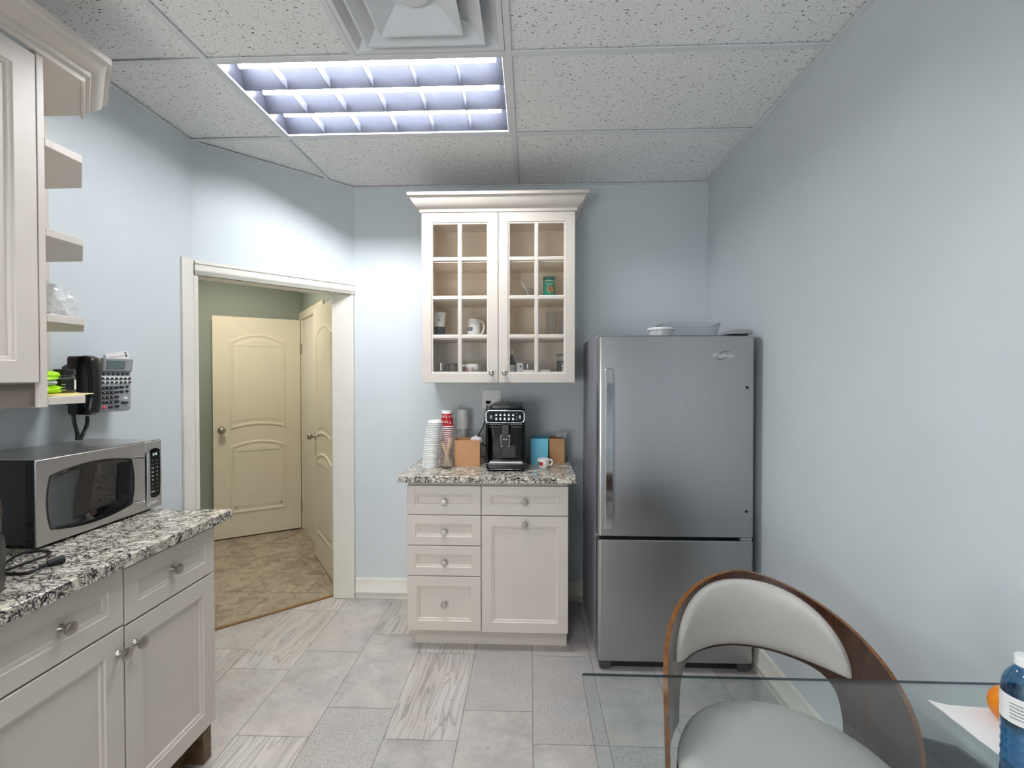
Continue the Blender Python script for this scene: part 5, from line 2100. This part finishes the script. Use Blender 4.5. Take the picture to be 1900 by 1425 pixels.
# ------------------------------------------------------------------ things on the table
t = thing('water_bottle', 'blue plastic water bottle standing at the right edge of the glass table', 'bottle', (0.877, 0.865, 0.7505))
R = ROOT[t.name]
prof = [(0.024, 0.0), (0.029, 0.002), (0.0318, 0.008), (0.0318, 0.020)]
for k in range(5):
    zb = 0.024 + k * 0.017
    prof += [(0.0318, zb), (0.0300, zb + 0.005), (0.0300, zb + 0.009), (0.0318, zb + 0.014)]
prof += [(0.0318, 0.112), (0.0322, 0.115), (0.0322, 0.168), (0.0318, 0.172), (0.0300, 0.184), (0.0255, 0.196), (0.0180, 0.207), (0.0130, 0.213), (0.0125, 0.226), (0.0115, 0.226), (0.0120, 0.214)]
prof_in = [(0.017, 0.206), (0.029, 0.182), (0.0308, 0.170), (0.0308, 0.010), (0.001, 0.006), (0.001, 0.0005)]
mb = MB(R)
mb.lathe(prof + prof_in, seg=36)
mb.build('body', 'blue_pet', t, angle=50)
mb = MB(R)
mb.lathe([(0.0304, 0.0105), (0.0290, 0.03), (0.0290, 0.105), (0.0304, 0.12), (0.0304, 0.160), (0.001, 0.160), (0.001, 0.0105)], seg=30)
mb.build('water', clear('clear_water', (0.80, 0.88, 0.92, 1), 1.0, 0.0, 0.02), t)
mb = MB(R)
mb.lathe([(0.0140, 0.214), (0.0148, 0.215), (0.0148, 0.230), (0.0138, 0.232), (0.001, 0.232), (0.001, 0.2265)], seg=30)
mb.build('cap', 'white_plastic', t)
mb = MB(R)
mb.lathe([(0.0326, 0.118), (0.0326, 0.164), (0.0323, 0.164), (0.0323, 0.118)], seg=36, close=True)
lb = mb.build('paper_label', 'paper', t)
for k in range(5):
    patch(lb, 0.877, 0.865, 0.7505 + 0.128 + k * 0.006, 0.7505 + 0.1288 + k * 0.006, 0.0328, 0.0328, -pi / 2 - 1.4, -pi / 2 - 0.55 + 0.1 * (k % 2), 'slate', 'label_line')
mb = MB()
patch(lb, 0.877, 0.865, 0.7505 + 0.124, 0.7505 + 0.146, 0.0329, 0.0329, -pi / 2 - 0.45, -pi / 2 + 0.5, plain('pale_grey_print', (176, 180, 192), 0.6), 'label_panel')
mb.bm.free()
NAP = 0.7506
nx, ny = 16, 20
mb = MB()
top_v, bot_v = [], []
rn = random.Random(3)
for j in range(ny + 1):
    rowt, rowb = [], []
    for i in range(nx + 1):
        u, v = i / nx, j / ny
        px_ = 0.892 + 0.245 * u + 0.012 * v
        py_ = 1.088 - 0.295 * v - 0.020 * u + 0.0
        if j == 0:
            py_ += -0.026 * sin(pi * min(1, u * 1.6)) + rn.uniform(-.002, .002)
        if i == 0:
            px_ += rn.uniform(-.0008, .0008)
        h = 0.0007 + 0.0016 * (0.5 + 0.5 * sin(9 * u + 2 * v) * cos(6 * v + u)) * (0.4 + v)
        rowt.append(mb.v((px_, py_, NAP + h + 0.0008)))
        rowb.append(mb.v((px_, py_, NAP)))
    top_v.append(rowt)
    bot_v.append(rowb)
for j in range(ny):
    for i in range(nx):
        mb.face([top_v[j][i], top_v[j][i + 1], top_v[j + 1][i + 1], top_v[j + 1][i]])
        mb.face([bot_v[j][i], bot_v[j + 1][i], bot_v[j + 1][i + 1], bot_v[j][i + 1]])
for i in range(nx):
    mb.face([top_v[0][i], bot_v[0][i], bot_v[0][i + 1], top_v[0][i + 1]])
    mb.face([top_v[ny][i], top_v[ny][i + 1], bot_v[ny][i + 1], bot_v[ny][i]])
for j in range(ny):
    mb.face([top_v[j][0], top_v[j + 1][0], bot_v[j + 1][0], bot_v[j][0]])
    mb.face([top_v[j][nx], bot_v[j][nx], bot_v[j + 1][nx], top_v[j + 1][nx]])
o = mb.build('paper_towel', 'paper', angle=60)
tag(o, 'white paper towel lying on the glass table under the orange', 'paper towel')
t = thing('orange_fruit', 'ripe orange resting on the paper towel behind the water bottle', 'orange', (1.005, 1.020, 0.7535))
mb = MB(ROOT[t.name])
mb.lathe([(0.001, 0.002), (0.012, 0.0), (0.024, 0.006), (0.033, 0.018), (0.0365, 0.034), (0.034, 0.050), (0.026, 0.062), (0.013, 0.069), (0.004, 0.0695), (0.001, 0.068)], seg=32)
mb.build('peel', 'orange', t, angle=80)
mb = MB(ROOT[t.name])
mb.lathe([(0.0035, 0.0690), (0.0035, 0.0708), (0.001, 0.0712)], seg=8)
mb.build('stem_button', plain('dry_green_stem', (96, 104, 52), 0.8), t)

# ------------------------------------------------------------------ bentwood chair behind the table
CXc, CYc, PHI = 0.674, 1.217, -0.127
a_c, b_c, ZBK, ZSD, PP, QQ, THM = 0.300, 0.420, 0.810, 0.419, 1.2, 3.3, 1.511
t = thing('dining_chair', 'curved wooden chair with a pale grey padded back and seat, tucked under the glass table', 'chair', (CXc, CYc, 0), PHI)
R = ROOT[t.name]


def ztop(th):
    k = (sqrt(th * th + 0.0036) - 0.06) / (sqrt(THM * THM + 0.0036) - 0.06)
    return ZSD + (ZBK - ZSD) * max(0.0, 1 - k ** PP) ** (1 / QQ)


def zlow(th):
    if abs(th) >= 0.905:
        return 0.385
    return 0.385 + 0.171 * (1 - (abs(th) / 0.905) ** 10) ** (1 / 2.3)


def on_shell(th, z, off):
    lean = 1 + 0.028 * (z - ZSD) / (ZBK - ZSD)
    p = Vector((a_c * sin(th) * lean, b_c * cos(th) * lean, z))
    n = Vector((sin(th) / a_c, cos(th) / b_c, 0)).normalized()
    return p + n * off


TS = []
for i in range(-44, 45):
    s = i / 44
    TS.append(THM * math.copysign(1 - (1 - abs(s)) ** 1.7, s) * 0.9995)
TS += [x * s for s in (-1, 1) for x in (0.84, 0.87, 0.89, 0.90, 0.9049, 0.906, 0.92)]
TS = sorted(set(round(x, 5) for x in TS))
NZ = 8
mb = MB(R)
cols_ = []
for th in TS:
    zt_, zl_ = max(ztop(th), 0.40), zlow(th)
    inner = [mb.v(on_shell(th, zl_ + (zt_ - zl_) * k / NZ, 0.0)) for k in range(NZ + 1)]
    outer = [mb.v(on_shell(th, zl_ + (zt_ - zl_) * k / NZ, 0.013)) for k in range(NZ + 1)]
    cols_.append((inner, outer))
for (i0, o0), (i1, o1) in zip(cols_[:-1], cols_[1:]):
    for k in range(NZ):
        mb.face([i0[k], i1[k], i1[k + 1], i0[k + 1]], 0)
        mb.face([o0[k], o0[k + 1], o1[k + 1], o1[k]], 0)
    mb.face([i0[NZ], i1[NZ], o1[NZ], o0[NZ]], 1)
    mb.face([i0[0], o0[0], o1[0], i1[0]], 1)
for (ii, oo) in (cols_[0], cols_[-1]):
    for k in range(NZ):
        mb.face([ii[k], ii[k + 1], oo[k + 1], oo[k]], 1)
mb.build('wooden_shell', ['walnut', 'wood_edge'], t, angle=50)
# back pad on the inside
mb = MB(R)
NT_, NV = 40, 12
TE = 0.965


def pad_z(th, v):
    k = min(1.0, abs(th) / TE)
    hi_ = 0.585 + 0.200 * max(0, 1 - k ** 2.3) ** 0.5
    lo_ = 0.568 + 0.017 * k ** 5 - 0.004 * (1 - k)
    return lo_ + (hi_ - lo_) * v


front, back = [], []
for i in range(NT_ + 1):
    s = -1 + 2 * i / NT_
    th = TE * math.copysign(1 - (1 - abs(s)) ** 1.6, s)
    cf, cb = [], []
    for j in range(NV + 1):
        v = 0.5 - 0.5 * cos(pi * j / NV)
        ed = max(abs(2 * v - 1) ** 6, abs(th / TE) ** 14)
        cf.append(mb.v(on_shell(th, pad_z(th, v), -0.0008 - 0.022 * sqrt(max(0, 1 - ed)))))
        cb.append(mb.v(on_shell(th, pad_z(th, v), -0.0004)))
    front.append(cf)
    back.append(cb)
for i in range(NT_):
    for j in range(NV):
        mb.face([front[i][j], front[i][j + 1], front[i + 1][j + 1], front[i + 1][j]])
        mb.face([back[i][j], back[i + 1][j], back[i + 1][j + 1], back[i][j + 1]])
    mb.face([front[i][0], front[i + 1][0], back[i + 1][0], back[i][0]])
    mb.face([front[i][NV], back[i][NV], back[i + 1][NV], front[i + 1][NV]])
for i in (0, NT_):
    for j in range(NV):
        mb.face([front[i][j], back[i][j], back[i][j + 1], front[i][j + 1]])
mb.build('backrest_pad', 'upholstery', t, angle=70)
# seat
def ell(rx, ry, z, n=48, cy_=0.0):
    return [(rx * cos(2 * pi * i / n), cy_ + ry * sin(2 * pi * i / n), z) for i in range(n)]


mb = MB(R)
mb.loops([ell(0.268, 0.290, 0.401), ell(0.278, 0.301, 0.412), ell(0.282, 0.305, 0.432), ell(0.276, 0.299, 0.452), ell(0.255, 0.277, 0.466), ell(0.20, 0.22, 0.474), ell(0.10, 0.11, 0.477), ell(0.01, 0.01, 0.4775)])
mb.build('seat', 'upholstery', t, angle=70)
mb = MB(R)
mb.loops([ell(0.270, 0.290, 0.383), ell(0.284, 0.305, 0.390), ell(0.284, 0.305, 0.4005)])
mb.build('seat_pan', 'walnut', t, angle=50)
for sx in (-1, 1):
    for sy in (-1, 1):
        mb = MB(R)
        mb.tube([(sx * 0.175, sy * 0.19, 0.384), (sx * 0.20, sy * 0.215, 0.2), (sx * 0.225, sy * 0.24, 0.0)], [0.020, 0.017, 0.012], 14)
        mb.build('leg', 'walnut', t)


# ------------------------------------------------------------------ slim dark container between the chair and the wall
def container_plan(i):
    return offset_poly([(1.012, 1.03), (1.138, 1.03), (1.140, 1.21), (1.125, 1.277), (1.012, 1.325)], i)


mb = MB()
mb.loops([[(x, y, 0.0) for x, y in container_plan(0.006)], [(x, y, 0.470) for x, y in container_plan(0.001)], [(x, y, 0.488) for x, y in container_plan(-0.002)],
          [(x, y, 0.506) for x, y in container_plan(0.002)], [(x, y, 0.509) for x, y in container_plan(0.006)], [(x, y, 0.505) for x, y in container_plan(0.010)], [(x, y, 0.40) for x, y in container_plan(0.012)]])
o = mb.build('dark_container', 'bin', angle=40)  # dark hollow upright shape, identity unknown
tag(o, 'slim dark slate bin between the chair and the right wall, seen through the glass', 'bin')
